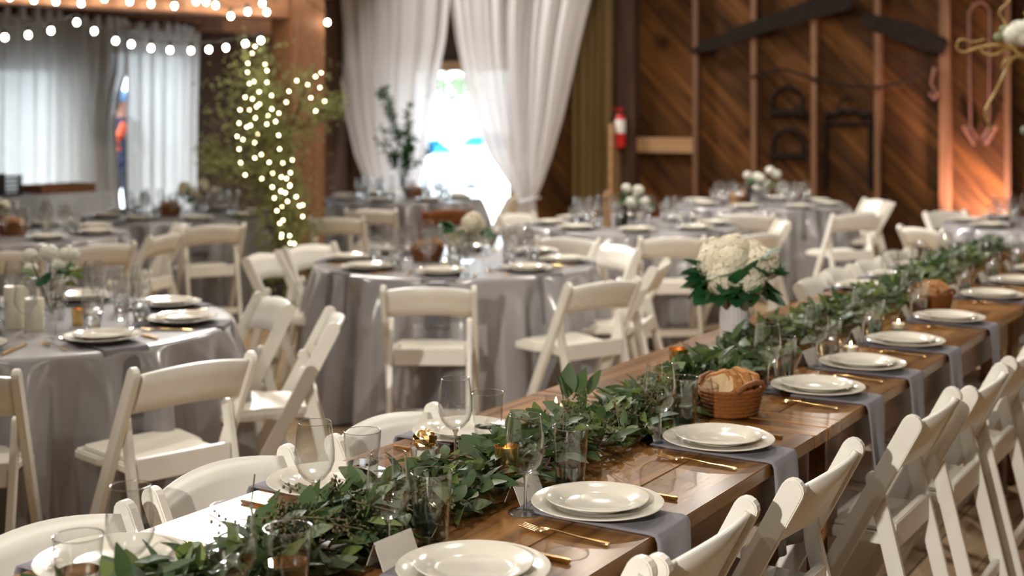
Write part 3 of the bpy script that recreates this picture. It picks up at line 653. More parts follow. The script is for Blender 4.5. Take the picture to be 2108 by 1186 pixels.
def tumbler_kit(level):
    g = [(0.001,0.0),(0.029,0.0),(0.031,0.004),(0.0405,0.138),(0.0392,0.138),(0.0303,0.016),(0.028,0.012),(0.001,0.012)]
    r1 = 0.0303 + (0.0392-0.0303)*(level-0.016)/0.122 - 0.0004
    wtr = [(0.001,0.0125),(0.0276,0.0125),(0.0298,0.017),(r1,level),(0.001,level)]
    ring = lambda r, z, t: MB().tube([(r*math.cos(a), r*math.sin(a), z) for a in [2*math.pi*k/32 for k in range(33)]], t, 6, False)
    return (None, [('glass_wall', MB().lathe(g,32).mesh('glass_wall', M['glass'], True), [('rim', ring(0.0399,0.138,0.0011).mesh('rim', M['rim'], 'all'))]), ('water', MB().lathe(wtr,28).mesh('water', M['water'], True))])
WINE = wine_kit(); TUMB = [tumbler_kit(0.082), tumbler_kit(0.07), tumbler_kit(0.055)]
# light versions for the far tables: one mesh each
WINE_FAR = (None, [('bowl', MB().lathe([(0.003,0.079),(0.022,0.088),(0.040,0.122),(0.0405,0.145),(0.033,0.200)],16).mesh('far_bowl', M['farglass'], 'all')), ('stem', MB().lathe([(0.034,0.001),(0.005,0.006),(0.0034,0.03),(0.005,0.079)],12).mesh('far_stem', M['farglass'], 'all'))])
TUMB_FAR = (None, [('glass_wall', MB().lathe([(0.001,0.002),(0.030,0.002),(0.0405,0.138)],16).mesh('far_wall', M['farglass'], 'all')), ('water', MB().lathe([(0.001,0.006),(0.0285,0.006),(0.033,0.075),(0.001,0.075)],16).mesh('far_water', M['water'], 'all'))])
def plate_mesh(name, r):
    p = [(0.001,0.004),(r*0.55,0.004),(r*0.62,0.002),(r*0.64,0.004),(r*0.70,0.010),(r*0.985,0.0165),(r,0.0185),(r*0.99,0.020),(r*0.72,0.0135),(r*0.66,0.0085),(r*0.60,0.0065),(0.001,0.0065)]
    return MB().lathe(p, 48).mesh(name, M['plate'], True)
DINNER, SALAD = plate_mesh('dinner_plate', 0.137), plate_mesh('salad_plate', 0.106)
def fork_mesh():
    mb = MB(); prof = [(-0.095,0.0055,0.003),(-0.09,0.0065,0.003),(-0.03,0.0038,0.005),(0.02,0.0028,0.009),(0.038,0.004,0.009),(0.05,0.0115,0.006),(0.062,0.0125,0.005)]
    def fn(u, v):
        i = v*(len(prof)-1); k = min(int(i), len(prof)-2); t = i-k; y,w_,z = [prof[k][j]+t*(prof[k+1][j]-prof[k][j]) for j in range(3)]
        return ((u-0.5)*2*w_, y, z - 0.0015*(1-(2*u-1)**2))
    mb.grid(fn, 4, 24)
    for k in range(4):
        x = -0.0105 + k*0.007; mb.add([(x-0.0018,0.061,0.005),(x+0.0018,0.061,0.005),(x+0.001,0.100,0.010),(x-0.001,0.100,0.010)], [(0,1,2,3)])
    return mb.mesh('dinner_fork', M['gold'], True, solid=0.0022)
def knife_kit():
    h = MB().prism([(-0.10,-0.006),(-0.103,0.0),(-0.10,0.006),(-0.02,0.0075),(0.0,0.005),(0.0,-0.005),(-0.02,-0.0075)], 0.0008, 0.008, 'xy')
    h.v = [(p[1], p[0], p[2]) for p in h.v]
    b = MB().prism([(0.0,-0.004),(0.0,0.006),(0.07,0.010),(0.105,0.007),(0.115,-0.002),(0.11,-0.004)], 0.002, 0.004, 'xy'); b.v = [(p[1], p[0], p[2]) for p in b.v]
    return (None, [('handle', h.mesh('knife_handle', M['gold'], bevel=0.0015)), ('blade', b.mesh('knife_blade', M['gold']))])
FORK, KNIFE = fork_mesh(), knife_kit()
def napkin_mesh(name, mat, w_=0.15, drop=0.21, seed=0, back=0.15, edge=0.166):
    rnd = random.Random(seed); path = [(back,0.004),(0.0,0.004),(-edge+0.012,0.0045),(-edge-0.002,0.002),(-edge-0.008,-0.010),(-edge-0.011,-0.05),(-edge-0.014,-0.12),(-edge-0.02,-drop)]
    ph = rnd.uniform(0,6)
    def fn(u, v):
        i = v*(len(path)-1); k = min(int(i), len(path)-2); t = i-k
        y = path[k][0]+t*(path[k+1][0]-path[k][0]); z = path[k][1]+t*(path[k+1][1]-path[k][1])
        hang = max(0.0, -z/drop); x = (u-0.5)*w_*(1-0.10*hang*math.sin(ph))
        return (x + 0.012*hang*math.sin(ph*2), y - 0.012*hang*math.cos(u*9+ph) , z + (0.004 if v < 0.25 else 0)*abs(math.sin(u*3.14)))
    return MB().grid(fn, 10, 28).mesh(name, mat, 'all', solid=0.004)
NAP = [napkin_mesh('napkin', M['napkin'], seed=k) for k in range(3)]
DNAP = [napkin_mesh('napkin', M['darknap'], 0.17, 0.24, k, 0.16, 0.172) for k in range(2)]
def card_mesh():
    mb = MB(); a = 0.052; h = 0.05; d = 0.022
    mb.add([(-a,d,0),(a,d,0),(a,0.001,h),(-a,0.001,h),(a,-d,0),(-a,-d,0)], [(0,1,2,3),(3,2,4,5)])
    return mb.mesh('place_card', M['card'], solid=0.0012)
CARD = card_mesh()
# bread basket
def basket_kit():
    mb = MB(); rim = MB()
    def ring(z, r): return [(r*1.25*math.cos(t), r*math.sin(t), z) for t in [2*math.pi*k/36 for k in range(37)]]
    parts = []
    for k in range(7):                                       # woven courses
        z = 0.008 + k*0.0105; r = 0.062 + 0.0022*k
        parts.append(('weave_band', MB().tube([(p[0]*(1+0.012*(-1)**i), p[1]*(1+0.012*(-1)**i), p[2]) for i,p in enumerate(ring(z,r))], 0.0062, 6).mesh('weave_band', M['basket'], True)))
    base = [(0.062*1.22*math.cos(2*math.pi*k/30), 0.061*math.sin(2*math.pi*k/30)) for k in range(30)]
    parts.append(('base', MB().prism(base, 0.002, 0.008, 'xy').mesh('basket_base', M['basket'])))
    for sg in (-1, 1):
        parts.append(('handle', MB().tube([(-0.055, sg*0.070, 0.075),(-0.035, sg*0.080, 0.092),(0.0, sg*0.083, 0.098),(0.035, sg*0.080, 0.092),(0.055, sg*0.070, 0.075)], 0.007, 8).mesh('basket_handle', M['basket'], True)))
    return (None, parts)
BASKET = basket_kit()
def bread_kit(seed):
    rnd = random.Random(seed)
    pts = [(0.054*math.cos(t)*(1+0.08*math.sin(3*t+seed)), 0.036*math.sin(t)*(1+0.12*math.cos(2*t))+0.004*math.sin(t*5)) for t in [2*math.pi*k/18 for k in range(18)]]
    return (None, [('crust', MB().prism(pts, -0.010, 0.010, 'xz').mesh('crust', M['bread'], bevel=0.003)), ('crumb', MB().prism([(p[0]*0.87, p[1]*0.85) for p in pts], -0.0112, 0.0112, 'xz').mesh('crumb', M['crumb']))])
BREAD = [bread_kit(k) for k in range(3)]
def bread_basket(p, rz, where, n=6):
    z = p.z
    place(BASKET, 'bread_basket', p, rz, 'brown woven bread basket with handles on %s' % where, 'basket', 'bread baskets')
    rnd = random.Random(int(p.x*1000))
    for k in range(n):
        q = p + Matrix.Rotation(rz,3,'Z') @ Vector((-0.05+0.1*k/(n-1), rnd.uniform(-0.012,0.012), 0.076+rnd.uniform(0,0.018)))
        place(BREAD[k%3], 'bread_slice', q, 0, 'slice of crusty bread in the basket on %s' % where, 'bread', 'bread in the basket on %s' % where, tilt=(rnd.uniform(-0.5,0.1), rnd.uniform(-0.7,0.7), rz+R(90)+rnd.uniform(-0.4,0.4)))
# votives
def votive_kit(mat, r=0.028, h=0.062):
    cup = [(0.001,0),(r*0.85,0),(r*0.92,0.004),(r,h),(r*0.95,h),(r*0.86,0.006),(0.001,0.006)]
    return (None, [('cup', MB().lathe(cup,24).mesh('votive_cup', mat, True)), ('candle', MB().lathe([(0.001,0.007),(r*0.8,0.007),(r*0.82,h*0.5),(0.001,h*0.5)],16).mesh('votive_candle', M['wax'], True)), ('wick_flame', MB().ball((0,0,h*0.5+0.008), 0.003,0.003,0.007,8,5).mesh('wick_flame', M['flame'], True))])
VOT = votive_kit(M['gold']); VOTG = votive_kit(M['glass'], 0.03, 0.05); VOTT = votive_kit(M['gold'], 0.032, 0.085)
# flowers
def blossom_mesh(seed, r=0.06, n=90, mat=None, sq=0.85, fl=0.013):
    rnd = random.Random(seed); mb = MB(); mb.ball((0,0,0), r*0.86, r*0.86, r*0.86*sq, 10, 6)
    for k in range(n):
        t = math.acos(1-1.8*(k+0.5)/n); a = k*2.39996; d = Vector((math.sin(t)*math.cos(a), math.sin(t)*math.sin(a), math.cos(t)*sq))
        c = d*r*rnd.uniform(0.92,1.06); dn = d.normalized(); s = dn.cross(Vector((0.3,0.2,0.9))).normalized(); q = dn.cross(s); rot = rnd.uniform(0,1.57)
        for j in range(4):
            b = rot + j*math.pi/2; e = s*math.cos(b)+q*math.sin(b); f = dn.cross(e); l = fl*rnd.uniform(0.85,1.2)
            mb.add([c, c+e*l*0.6+f*l*0.45+dn*0.003, c+e*l+dn*0.001, c+e*l*0.6-f*l*0.45+dn*0.003], [(0,1,2,3)])
    return mb.mesh('blossom', mat or M['petal'], 'all')
BLOS = [blossom_mesh(k) for k in range(3)]; BLOSW = [blossom_mesh(k+5, 0.05, 60, M['petalw']) for k in range(2)]
def leaf_shape(ln, wd, bend=0.15, fold=0.12, n=5):
    """broad leaf along +y with a midrib fold and a downward bend"""
    mb = MB(); vs_ = []; 
    for i in range(n+1):
        t = i/n; w_ = wd*math.sin(math.pi*min(1,(t*0.92+0.04))**0.85)*0.5; y = ln*t; z = -bend*ln*t*t
        vs_ += [(-w_, y, z+fold*w_), (0, y, z), (w_, y, z+fold*w_)]
    fs_ = []
    for i in range(n):
        a = i*3; fs_ += [(a,a+1,a+4,a+3),(a+1,a+2,a+5,a+4)]
    return mb.add(vs_, fs_)
def add_leaf_full(mb, c, d, ln, wr, rnd):
    q = Vector(d).to_track_quat('Y','Z').to_matrix() @ Matrix.Rotation(rnd.uniform(-0.9,0.9),3,'Y'); l = leaf_shape(ln, ln*wr, rnd.uniform(0.05,0.3), 0.15, 5)
    mb.add([c + q @ Vector(p) for p in l.v], l.f)
LEAF = {k: [leaf_shape(l, w_, b).mesh('leaf', M[m], 'all') for l,w_,b in d] for k,m,d in (
    ('dark','leafd',[(0.062,0.024,0.2),(0.05,0.028,0.1),(0.07,0.022,0.3)]), ('mid','leafm',[(0.055,0.026,0.15),(0.06,0.022,0.3)]),
    ('grey','leafg',[(0.05,0.03,0.1),(0.06,0.026,0.25)]), ('round','leafdark',[(0.075,0.066,0.15),(0.06,0.055,0.25),(0.085,0.07,0.1)]))}
def leaf_obj(parent, mesh, loc, d, roll, sc_=1.0):
    q = Vector(d).to_track_quat('Y','Z'); e = (q.to_matrix() @ Matrix.Rotation(roll,3,'Y')).to_euler()
    return link('leaf', mesh, parent, loc, e, (sc_,)*3)
def arrangement(loc, label, scale=1.0, seed=0, tall=False, white=False, vase='glass'):
    rnd = random.Random(seed); o = link('flower_arrangement', None, None, loc, (0,0,rnd.uniform(0,6))); tag(o, label, 'flowers')
    o.scale = (scale,)*3
    h = 0.12
    if vase == 'glass': link('vase', MB().lathe([(0.001,0),(0.04,0),(0.045,0.01),(0.036,0.07),(0.045,h),(0.043,h),(0.034,0.07),(0.043,0.012),(0.001,0.01)],24).mesh('vase', M['glass'], True), o)
    for k in range(9):
        a = k*2.4+rnd.uniform(-0.4,0.4); r = rnd.uniform(0.03,0.13); c = (r*math.cos(a), r*math.sin(a), h+rnd.uniform(0.0,0.15)-r*0.3)
        link('blossom', (BLOSW if white else BLOS)[k%2], o, c, (rnd.uniform(-0.5,0.5),rnd.uniform(-0.5,0.5),0), (rnd.uniform(0.4,0.72),)*3)
        link('stem', MB().tube([(0,0,0.02),c],0.003,5).mesh('stem', M['stem']), o)
    for k in range(16):
        a = rnd.uniform(0,6.28); d = Vector((math.cos(a), math.sin(a), rnd.uniform(-0.4,0.7)))
        leaf_obj(o, rnd.choice(LEAF['mid']+LEAF['grey']+LEAF['round'][:1]), (0.06*math.cos(a),0.06*math.sin(a),h+rnd.uniform(0.0,0.06)), d, rnd.uniform(-1,1), 1.1)
    return o
# ================================================================ the long table (three farm tables end to end)
TZ, TL, TR = 0.76, -1.99, -1.118
def farm_table(s0, s1, label):
    o = link('farm_table', None, None, B((TL+TR)/2, s0, 0), (0,0,ROT)); tag(o, label, 'table', 'farm tables set end to end')
    W = (TR-TL)/2; Ln = s1-s0-0.006; k = 5; pw = 2*W/k
    for i in range(k):
        mb = MB().box(0.0012, pw-0.0012, 0.10, Ln-0.10, TZ-0.032, TZ); link('plank', mb.mesh('plank', M['tabletop'], bevel=0.0018), o, (-W+i*pw, 0, 0))
    for y in (0.0, Ln-0.098):
        mb = MB().box(-W, W, 0, 0.098, TZ-0.032, TZ); mb.v = [(p[1], p[0], p[2]) for p in mb.v]
        e = link('breadboard_end', mb.mesh('breadboard_end', M['tabletopx'], bevel=0.0018), o, (0, y, 0)); e.rotation_euler = (0,0,0)
        e.data.transform(Matrix(((0,1,0,0),(1,0,0,0),(0,0,1,0),(0,0,0,1)))); e.data.flip_normals()
    for x0, x1 in ((-W+0.03, -W+0.055), (W-0.055, W-0.03)): link('apron', MB().box(x0,x1,0.06,Ln-0.06,TZ-0.145,TZ-0.032).mesh('apron', M['tableleg'], bevel=0.002), o)
    for y in (0.06, Ln-0.085): link('apron', MB().box(-W+0.055,W-0.055,y,y+0.025,TZ-0.145,TZ-0.032).mesh('apron', M['tableleg']), o)
    for x in (-W+0.075, W-0.075):
        for y in (0.12, Ln-0.12): link('leg', MB().box(x-0.045,x+0.045,y-0.045,y+0.045,0,TZ-0.033).mesh('leg', M['tableleg'], bevel=0.004), o)
    link('stretcher', MB().box(-0.04,0.04,0.16,Ln-0.16,0.12,0.17).mesh('stretcher', M['tableleg'], bevel=0.003), o)
M['tabletopx'] = wood('varnished_pine_cross', (0.125,0.048,0.012), (0.36,0.175,0.052), 0.22, 'X', 2.6, 0.22, spec=0.55)
SEAM = 3.345
farm_table(SEAM-2.44, SEAM, 'nearest of the brown farm tables set end to end')
farm_table(SEAM, SEAM+2.44, 'middle brown farm table carrying the bread basket')
farm_table(SEAM+2.44, SEAM+4.88, 'farthest brown farm table at the end of the row')
ORD = ['first','second','third','fourth','fifth','sixth','seventh','eighth','ninth','tenth','eleventh']
def lt(n, s, z=TZ): return B(n, s, z+0.0006)
RIGHT = [1.36, 1.916, 2.375, 3.0, 3.73, 4.16, 4.655, 5.28, 6.05, 6.62, 7.2]
LEFT = [1.61, 2.21, 2.74, 6.05, 6.55, 7.05]
def setting(s, side, k, wine=None, tumb=None, card=True, cutlery=True):
    rz = ROT + (R(90) if side == 'aisle' else R(-90)); sg = 1 if side == 'aisle' else -1
    n = -1.28 if side == 'aisle' else -1.852
    who = '%s %s side place of the long table' % (ORD[k], side)
    G = lambda what: what + ' along the %s side of the long table' % side
    tag(link('napkin', NAP[k%3], None, lt(n, s), (0,0,rz)), 'grey napkin hanging over the edge at the ' + who, 'napkin', G('napkins'))
    tag(link('dinner_plate', DINNER, None, lt(n, s, TZ+0.008), (0,0,rz)), 'large cream plate at the ' + who, 'plate', G('dinner plates'))
    tag(link('salad_plate', SALAD, None, lt(n, s, TZ+0.0165), (0,0,rz)), 'small cream plate on top at the ' + who, 'plate', G('salad plates'))
    if cutlery:
        tag(link('dinner_fork', FORK, None, lt(n+sg*0.02, s-sg*0.168), (0,0,rz)), 'gold fork at the ' + who, 'fork', G('forks'))
        place(KNIFE, 'dinner_knife', lt(n+sg*0.0, s+sg*0.166), rz, 'gold knife at the ' + who, 'knife', G('knives'))
    if card: tag(link('place_card', CARD, None, lt(n-sg*0.176, s+sg*0.0), (0,0,rz+R(-8+5*(k%4)))), 'folded paper place card at the ' + who, 'place card', G('place cards'))
    wn, ws = wine or (n-sg*0.135, s-0.05); tn, ts = tumb or (n-sg*0.145, s+0.11)
    place(WINE, 'wine_glass', lt(wn, ws), 0, 'clear stemmed wine glass at the ' + who, 'wine glass', G('wine glasses'))
    place(TUMB[k%3], 'water_tumbler', lt(tn, ts), 0, 'clear water tumbler at the ' + who, 'tumbler', G('tumblers'))
spec_r = {0: ((-1.475,1.52),(-1.46,1.635)), 1: ((-1.463,1.91),(-1.455,2.035)), 2: ((-1.408,2.30),(-1.409,2.489))}
for k, s in enumerate(RIGHT):
    wt = spec_r.get(k, (None,None)); setting(s, 'aisle', k, wt[0], wt[1], card=(k != 4))
spec_l = {0: ((-1.70,1.515),(-1.72,1.425)), 1: ((-1.736,2.024),(-1.77,2.22)), 2: ((-1.745,2.536),(-1.755,2.69))}
for k, s in enumerate(LEFT):
    wt = spec_l.get(k, (None,None)); setting(s, 'inner', k, wt[0], wt[1], card=(k < 3), cutlery=True)
# chairs of the long table: aisle side
for k, (s, n) in enumerate(((1.87,-1.02),(2.31,-1.0),(2.90,-0.965),(3.63,-0.91),(4.08,-0.87),(4.62,-0.87),(5.15,-0.87),(5.7,-0.87))):
    p = B(n-0.245, s); place(CHAIR, 'folding_chair', (p.x,p.y,0), ROT+R(90), 'cream folding chair on the aisle side of the long table, %s from the camera' % ORD[k], 'chair', 'chairs along the long table')
for k, (s, n) in enumerate(((1.62,-2.075),(2.13,-2.10),(2.68,-2.07),(6.03,-2.10),(6.5,-2.14),(6.95,-2.12),(7.5,-2.12))):
    p = B(n+0.245, s); place(CHAIR, 'folding_chair', (p.x,p.y,0), ROT-R(90), 'cream folding chair tucked in at the inner side of the long table, %s in line' % ORD[k], 'chair', 'chairs along the long table')
# centre pieces
bread_basket(lt(-1.396, 3.36), ROT+R(70), 'the long table before the second seam', 7)
bread_basket(lt(-1.417, 5.56), ROT+R(70), 'the far stretch of the long table', 6)
place(VOT, 'gold_votive', lt(-1.535, 2.43, TZ+0.03), 0, 'gold votive cup nestled in the garland near the front', 'candle', 'gold votive candles')
place(VOTT, 'gold_votive', lt(-1.74, 3.76), 0, 'tall gold votive behind the bread basket', 'candle', 'gold votive candles')
place(VOTG, 'glass_votive', lt(-1.80, 3.10), 0, 'clear glass votive on the inner side of the garland', 'candle', 'glass votive candles')
place(VOTG, 'glass_votive', lt(-1.40, 4.42), 0, 'clear glass votive beside the fifth plate on the aisle side', 'candle', 'glass votive candles')
place(VOTG, 'glass_votive', lt(-1.40, 5.0), 0, 'clear glass votive beside the seventh plate on the aisle side', 'candle', 'glass votive candles')
def gold_jar():
    o = link('sweet_jar', None, None, lt(-1.775, 2.455)); tag(o, 'small glass jar holding a gold wrapped sweet', 'jar')
    link('glass_wall', MB().lathe([(0.001,0),(0.032,0),(0.034,0.004),(0.034,0.06),(0.032,0.06),(0.032,0.006),(0.001,0.006)],24).mesh('jar_wall', M['glass'], True), o)
    link('paper_liner', MB().lathe([(0.001,0.007),(0.028,0.007),(0.03,0.05),(0.001,0.05)],20).mesh('paper_liner', M['card'], True), o)
    rnd = random.Random(4); mb = MB().ball((0,0,0.068), 0.028, 0.028, 0.024, 16, 10); mb.v = [tuple(c+rnd.uniform(-0.0025,0.0025) for c in p) for p in mb.v]
    link('gold_ball', mb.mesh('gold_ball', M['gold']), o)
gold_jar()
# ---------------------------------------------------------------- garland
def gpath(s): return -1.575 - 0.03*max(0, s-2.4)*0.8 + 0.03*math.sin(s*2.3+0.6)
def garland():
    rnd = random.Random(21); g0 = lt(gpath(1.2), 1.2)
    o = link('garland', None, None, g0); tag(o, 'long eucalyptus garland running down the middle of the farm tables', 'garland')
    pts = [lt(gpath(1.2+0.1*i), 1.2+0.1*i, TZ+0.03) - g0 for i in range(70)]
    link('main_stem', MB().tube(pts, 0.007, 6).mesh('main_stem', M['stem'], True), o)
    kinds = ['dark']*5 + ['mid']*3 + ['grey']*3
    mats = {}
    def sample(s, wide=0.06, up=None):
        n = gpath(s) + rnd.gauss(0, wide); n = max(gpath(s)-(0.125 if s > 2.1 else 0.05), min(gpath(s)+0.095, n))
        e = abs(n-gpath(s))/0.15; z = TZ + 0.012 + rnd.random()*0.085*(1-e*0.75)
        d = (B(1,0)*((n-gpath(s))*7+rnd.gauss(0,0.5)) + B(0,1)*rnd.gauss(-0.2,0.9) + Vector((0,0,rnd.gauss(0.25,0.35)))).normalized()
        if z < TZ+0.04 and d.z < 0: d.z = abs(d.z)*0.3
        return lt(n, s, z) - g0, d
    # leaves that can be told apart: the near stretch
    for k in range(285):
        s = 1.45 + (rnd.random()**1.15)*2.6; p, d = sample(s); kd = rnd.choice(kinds) if not (2.3 < s < 3.0 and rnd.random() < 0.4) else 'mid'
        leaf_obj(o, rnd.choice(LEAF[kd]), p, d, rnd.uniform(-0.9,0.9), rnd.uniform(0.9,1.4))
    for (s,dn,dx,sc_) in ((3.02,-0.17,-0.35,1.7),(3.06,-0.18,0.1,1.8),(3.08,-0.16,0.4,1.6),(3.12,-0.15,0.8,1.5),(3.0,-0.14,-0.8,1.4)):
        leaf_obj(o, LEAF['dark'][1], lt(gpath(s)+dn, s, TZ+0.06)-g0, Vector((dx*0.5,0.1,0.85)), 0.4, sc_)
    fol = {k: MB() for k in ('leafd','leafm','leafg')}
    for k in range(2900):
        s = 1.2 + rnd.random()*6.9; p, d = sample(s); m = rnd.choice(['leafd']*3+['leafm','leafg'])
        add_leaf_full(fol[m], p, d, rnd.uniform(0.04,0.075), rnd.uniform(0.4,0.6), rnd)
    for m, mb in fol.items(): tag(link('foliage', mb.mesh('foliage', M[m], 'all'), o), kind='stuff')
    # seeded eucalyptus pods
    mb = MB(); st = MB()
    for (sa, sb, dn, cnt) in ((1.62,2.0,0.02,34),(1.75,2.1,0.07,26),(2.6,2.95,0.02,20),(2.95,3.2,0.05,14)):
        for k in range(cnt):
            s = rnd.uniform(sa,sb); c = lt(gpath(s)+dn+rnd.gauss(0,0.045), s, TZ+rnd.uniform(0.03,0.115)) - g0
            dirv = Vector((rnd.gauss(0,1),rnd.gauss(0,1),abs(rnd.gauss(0.5,0.5)))).normalized()*0.05
            st.tube([c-dirv*0.8, c+dirv], 0.0011, 4)
            for j in range(9): mb.ball(c+dirv*(j/9.0)+Vector((rnd.gauss(0,0.008),rnd.gauss(0,0.008),rnd.gauss(0,0.008))), 0.0030, 0.0030, 0.0036, 5, 4)
    tag(link('seed_pods', mb.mesh('seed_pods', M['seed'], 'all'), o), kind='stuff'); tag(link('seed_stems', st.mesh('seed_stems', M['stem']), o), kind='stuff')
    # one sprig standing up out of the near end
    sp = lt(gpath(1.75)-0.06, 1.78, TZ+0.05)-g0
    link('sprig', MB().tube([sp, sp+Vector((-0.01,0,0.05)), sp+Vector((-0.005,0.01,0.11))], 0.0015, 5).mesh('sprig', M['seed']), o)
garland()
# ---------------------------------------------------------------- hydrangea bouquet
def bouquet():
    p = lt(-1.80, 4.36); o = link('hydrangea_bouquet', None, None, p); tag(o, 'white hydrangea bouquet with round green leaves in a ribbed vase', 'flowers')
    def fn(u, v):
        a = 2*math.pi*u; r = 0.045 + 0.006*math.sin(math.pi*v) + 0.0018*math.cos(24*a); return (r*math.cos(a), r*math.sin(a), 0.002+0.165*v)
    mb = MB().grid(fn, 96, 6, True); mb.lathe([(0.001,0.002),(0.046,0.002)],24)
    link('vase', mb.mesh('ribbed_vase', M['vasew'], 'all'), o)
    rnd = random.Random(31); c0 = Vector((0.0,0,0.275))
    spots = [(-0.075,-0.02,0.02),(-0.02,-0.06,0.03),(0.055,-0.05,0.0),(0.095,-0.01,0.015),(0.0,0.03,0.06),(-0.06,0.05,0.045),(0.06,0.05,0.04),(0.03,-0.075,-0.035),(-0.05,-0.075,-0.03)]
    for i, s in enumerate(spots):
        c = c0+Vector(s); link('blossom', BLOS[i%3], o, c, (rnd.uniform(-0.6,0.6),rnd.uniform(-0.6,0.6),0), (1.05,)*3)
        link('stem', MB().tube([(0,0,0.03),c],0.004,5).mesh('stem', M['stem']), o)
    for k in range(46):
        a = rnd.uniform(0,6.28); el = rnd.uniform(-0.55,0.3); d = Vector((math.cos(a)*math.cos(el), math.sin(a)*math.cos(el), math.sin(el)))
        st = Vector((d.x*0.085, d.y*0.075, 0.235+0.09*math.sin(el)))
        leaf_obj(o, rnd.choice(LEAF['round']), st, d, rnd.uniform(-0.7,0.7), rnd.uniform(1.1,1.6))
    for k in range(12):
        a = rnd.uniform(0,6.28); leaf_obj(o, rnd.choice(LEAF['dark']), (0.10*math.cos(a),0.08*math.sin(a),0.24), Vector((math.cos(a)*0.7,math.sin(a)*0.7,-0.6)), 0, 1.4)
    for (x,y,z) in ((-0.15,-0.02,0.26),(0.15,-0.02,0.25),(0.03,-0.11,0.25),(-0.01,-0.12,0.22),(0.1,-0.1,0.3)):
        leaf_obj(o, LEAF['round'][0], (x*0.7,y,z+0.01), Vector((x*3, y*2, 0.3)), 0.3, 1.2)
bouquet()
# ---------------------------------------------------------------- tall curly willow piece at the far end (mostly out of frame)
def willow():
    base = lt(-1.28, 7.78); o = link('willow_centrepiece', None, None, base); tag(o, 'tall centrepiece of curly willow twigs with white flowers reaching into the top corner', 'flowers')
    Y = base.y
    W = lambda zx, zy, d=0: at(1250+zx/2.457, zy/2.457, Y+d) - base
    link('vase', MB().lathe([(0.001,0),(0.06,0),(0.06,0.01),(0.03,0.04),(0.028,0.5),(0.05,0.75),(0.048,0.75),(0.026,0.5),(0.001,0.05)],24).mesh('tall_vase', M['glass'], True), o)
    root = Vector((0,0,0.72))
    paths = [[(2260,340),(2108,215),(2020,250),(1960,277),(1905,268),(1890,245),(1905,235)], [(2200,250),(2030,240),(1960,228),(1880,240),(1800,264),(1768,240),(1788,200),(1850,212),(1905,200)],
             [(2250,330),(2108,292),(2060,290),(2015,360),(1960,470),(1915,550),(1918,610),(1950,668)], [(2250,360),(2080,270),(2035,200),(2012,120),(1985,60),(2030,5),(2050,-60)], [(2060,290),(2010,310),(1995,350)], [(2260,300),(2150,120),(2108,60)]]
    for i, pt in enumerate(paths):
        q = [W(x,y,0.03*math.sin(k*1.7+i)) for k,(x,y) in enumerate(pt)]
        if i != 4: q = [root] + q
        fine = []
        for k in range(len(q)-1):
            p0,p1,p2,p3 = q[max(k-1,0)],q[k],q[k+1],q[min(k+2,len(q)-1)]
            for j in range(6):
                t = j/6; fine.append(0.5*((2*p1)+(p2-p0)*t+(2*p0-5*p1+4*p2-p3)*t*t+(3*p1-p0-3*p2+p3)*t**3))
        fine.append(q[-1]); L_ = len(fine)
        link('willow_twig', MB().tube(fine, [0.011*(1-0.6*k/L_) for k in range(L_)], 6).mesh('willow_twig', M['twig'], True), o)
    rnd = random.Random(8)
    for k,(x,y) in enumerate(((2080,150),(2108,190),(2050,175),(2130,140),(2140,180))):
        link('blossom', BLOSW[k%2], o, W(x,y,-0.03), (rnd.uniform(-1,1),rnd.uniform(-1,1),0), (1.0,)*3)
    for k,(x,y) in enumerate(((2020,165),(1995,185),(1975,188),(2005,150),(2040,190),(2110,660))):
        link('bud', MB().ball((0,0,0),0.022,0.022,0.026,8,6).mesh('bud', M['leafg'], 'all'), o, W(x,y))
willow()
# ================================================================ round tables
RT = dict(central=(-0.31,7.22), near_left=(-1.87,5.10), buffet=(-3.40,8.90), tree=(-2.65,10.55), doorway=(-1.066,12.73), bouquet=(0.876,9.62), tools=(2.25,11.85), uplight=(3.97,9.6))
RNAME = dict(central='the central round table', near_left='the big near left round table', buffet='the round table by the white buffet', tree='the round table beside the lit tree',
             doorway='the round table before the bright doorway', bouquet='the round table behind the hydrangea bouquet', tools='the round table under the hanging saws', uplight='the round table by the pink uplight')
RR = 0.762
def cloth_mesh(seed, folds=17):
    rnd = random.Random(seed); ph = [rnd.uniform(0,6.28) for _ in range(4)]
    def shp(x): return math.copysign(abs(x)**0.7, x)
    def rad(a): return 0.6*shp(math.sin(folds*a+ph[0]+0.8*math.sin(2*a+ph[1]))) + 0.35*math.sin((folds//2)*a+ph[2]) + 0.25*math.sin((folds+9)*a+ph[3])
    prof = [(0.0,0.766),(0.25,0.766),(0.5,0.766),(0.70,0.766),(0.752,0.766),(0.766,0.7635),(0.774,0.755),(0.777,0.74)] + [(0.778+0.035*t, 0.74-0.725*t) for t in [k/16 for k in range(1,17)]]
    mb = MB(); seg = 300; vs_ = []
    for r, z in prof:
        drop = max(0.0, (0.755-z)/0.74)
        for j in range(seg):
            a = 2*math.pi*j/seg; rr = r + 0.082*min(1,drop*4.0)**0.8*rad(a)*(0.8+0.35*drop) + 0.02*drop
            zz = z if drop < 0.97 else 0.012
            vs_.append((rr*math.cos(a), rr*math.sin(a), zz))
    k = len(prof); fs_ = [(i*seg+j, i*seg+(j+1)%seg, (i+1)*seg+(j+1)%seg, (i+1)*seg+j) for i in range(k-1) for j in range(seg)]
    return mb.add(vs_, fs_).mesh('tablecloth', M['cloth'], 'all')
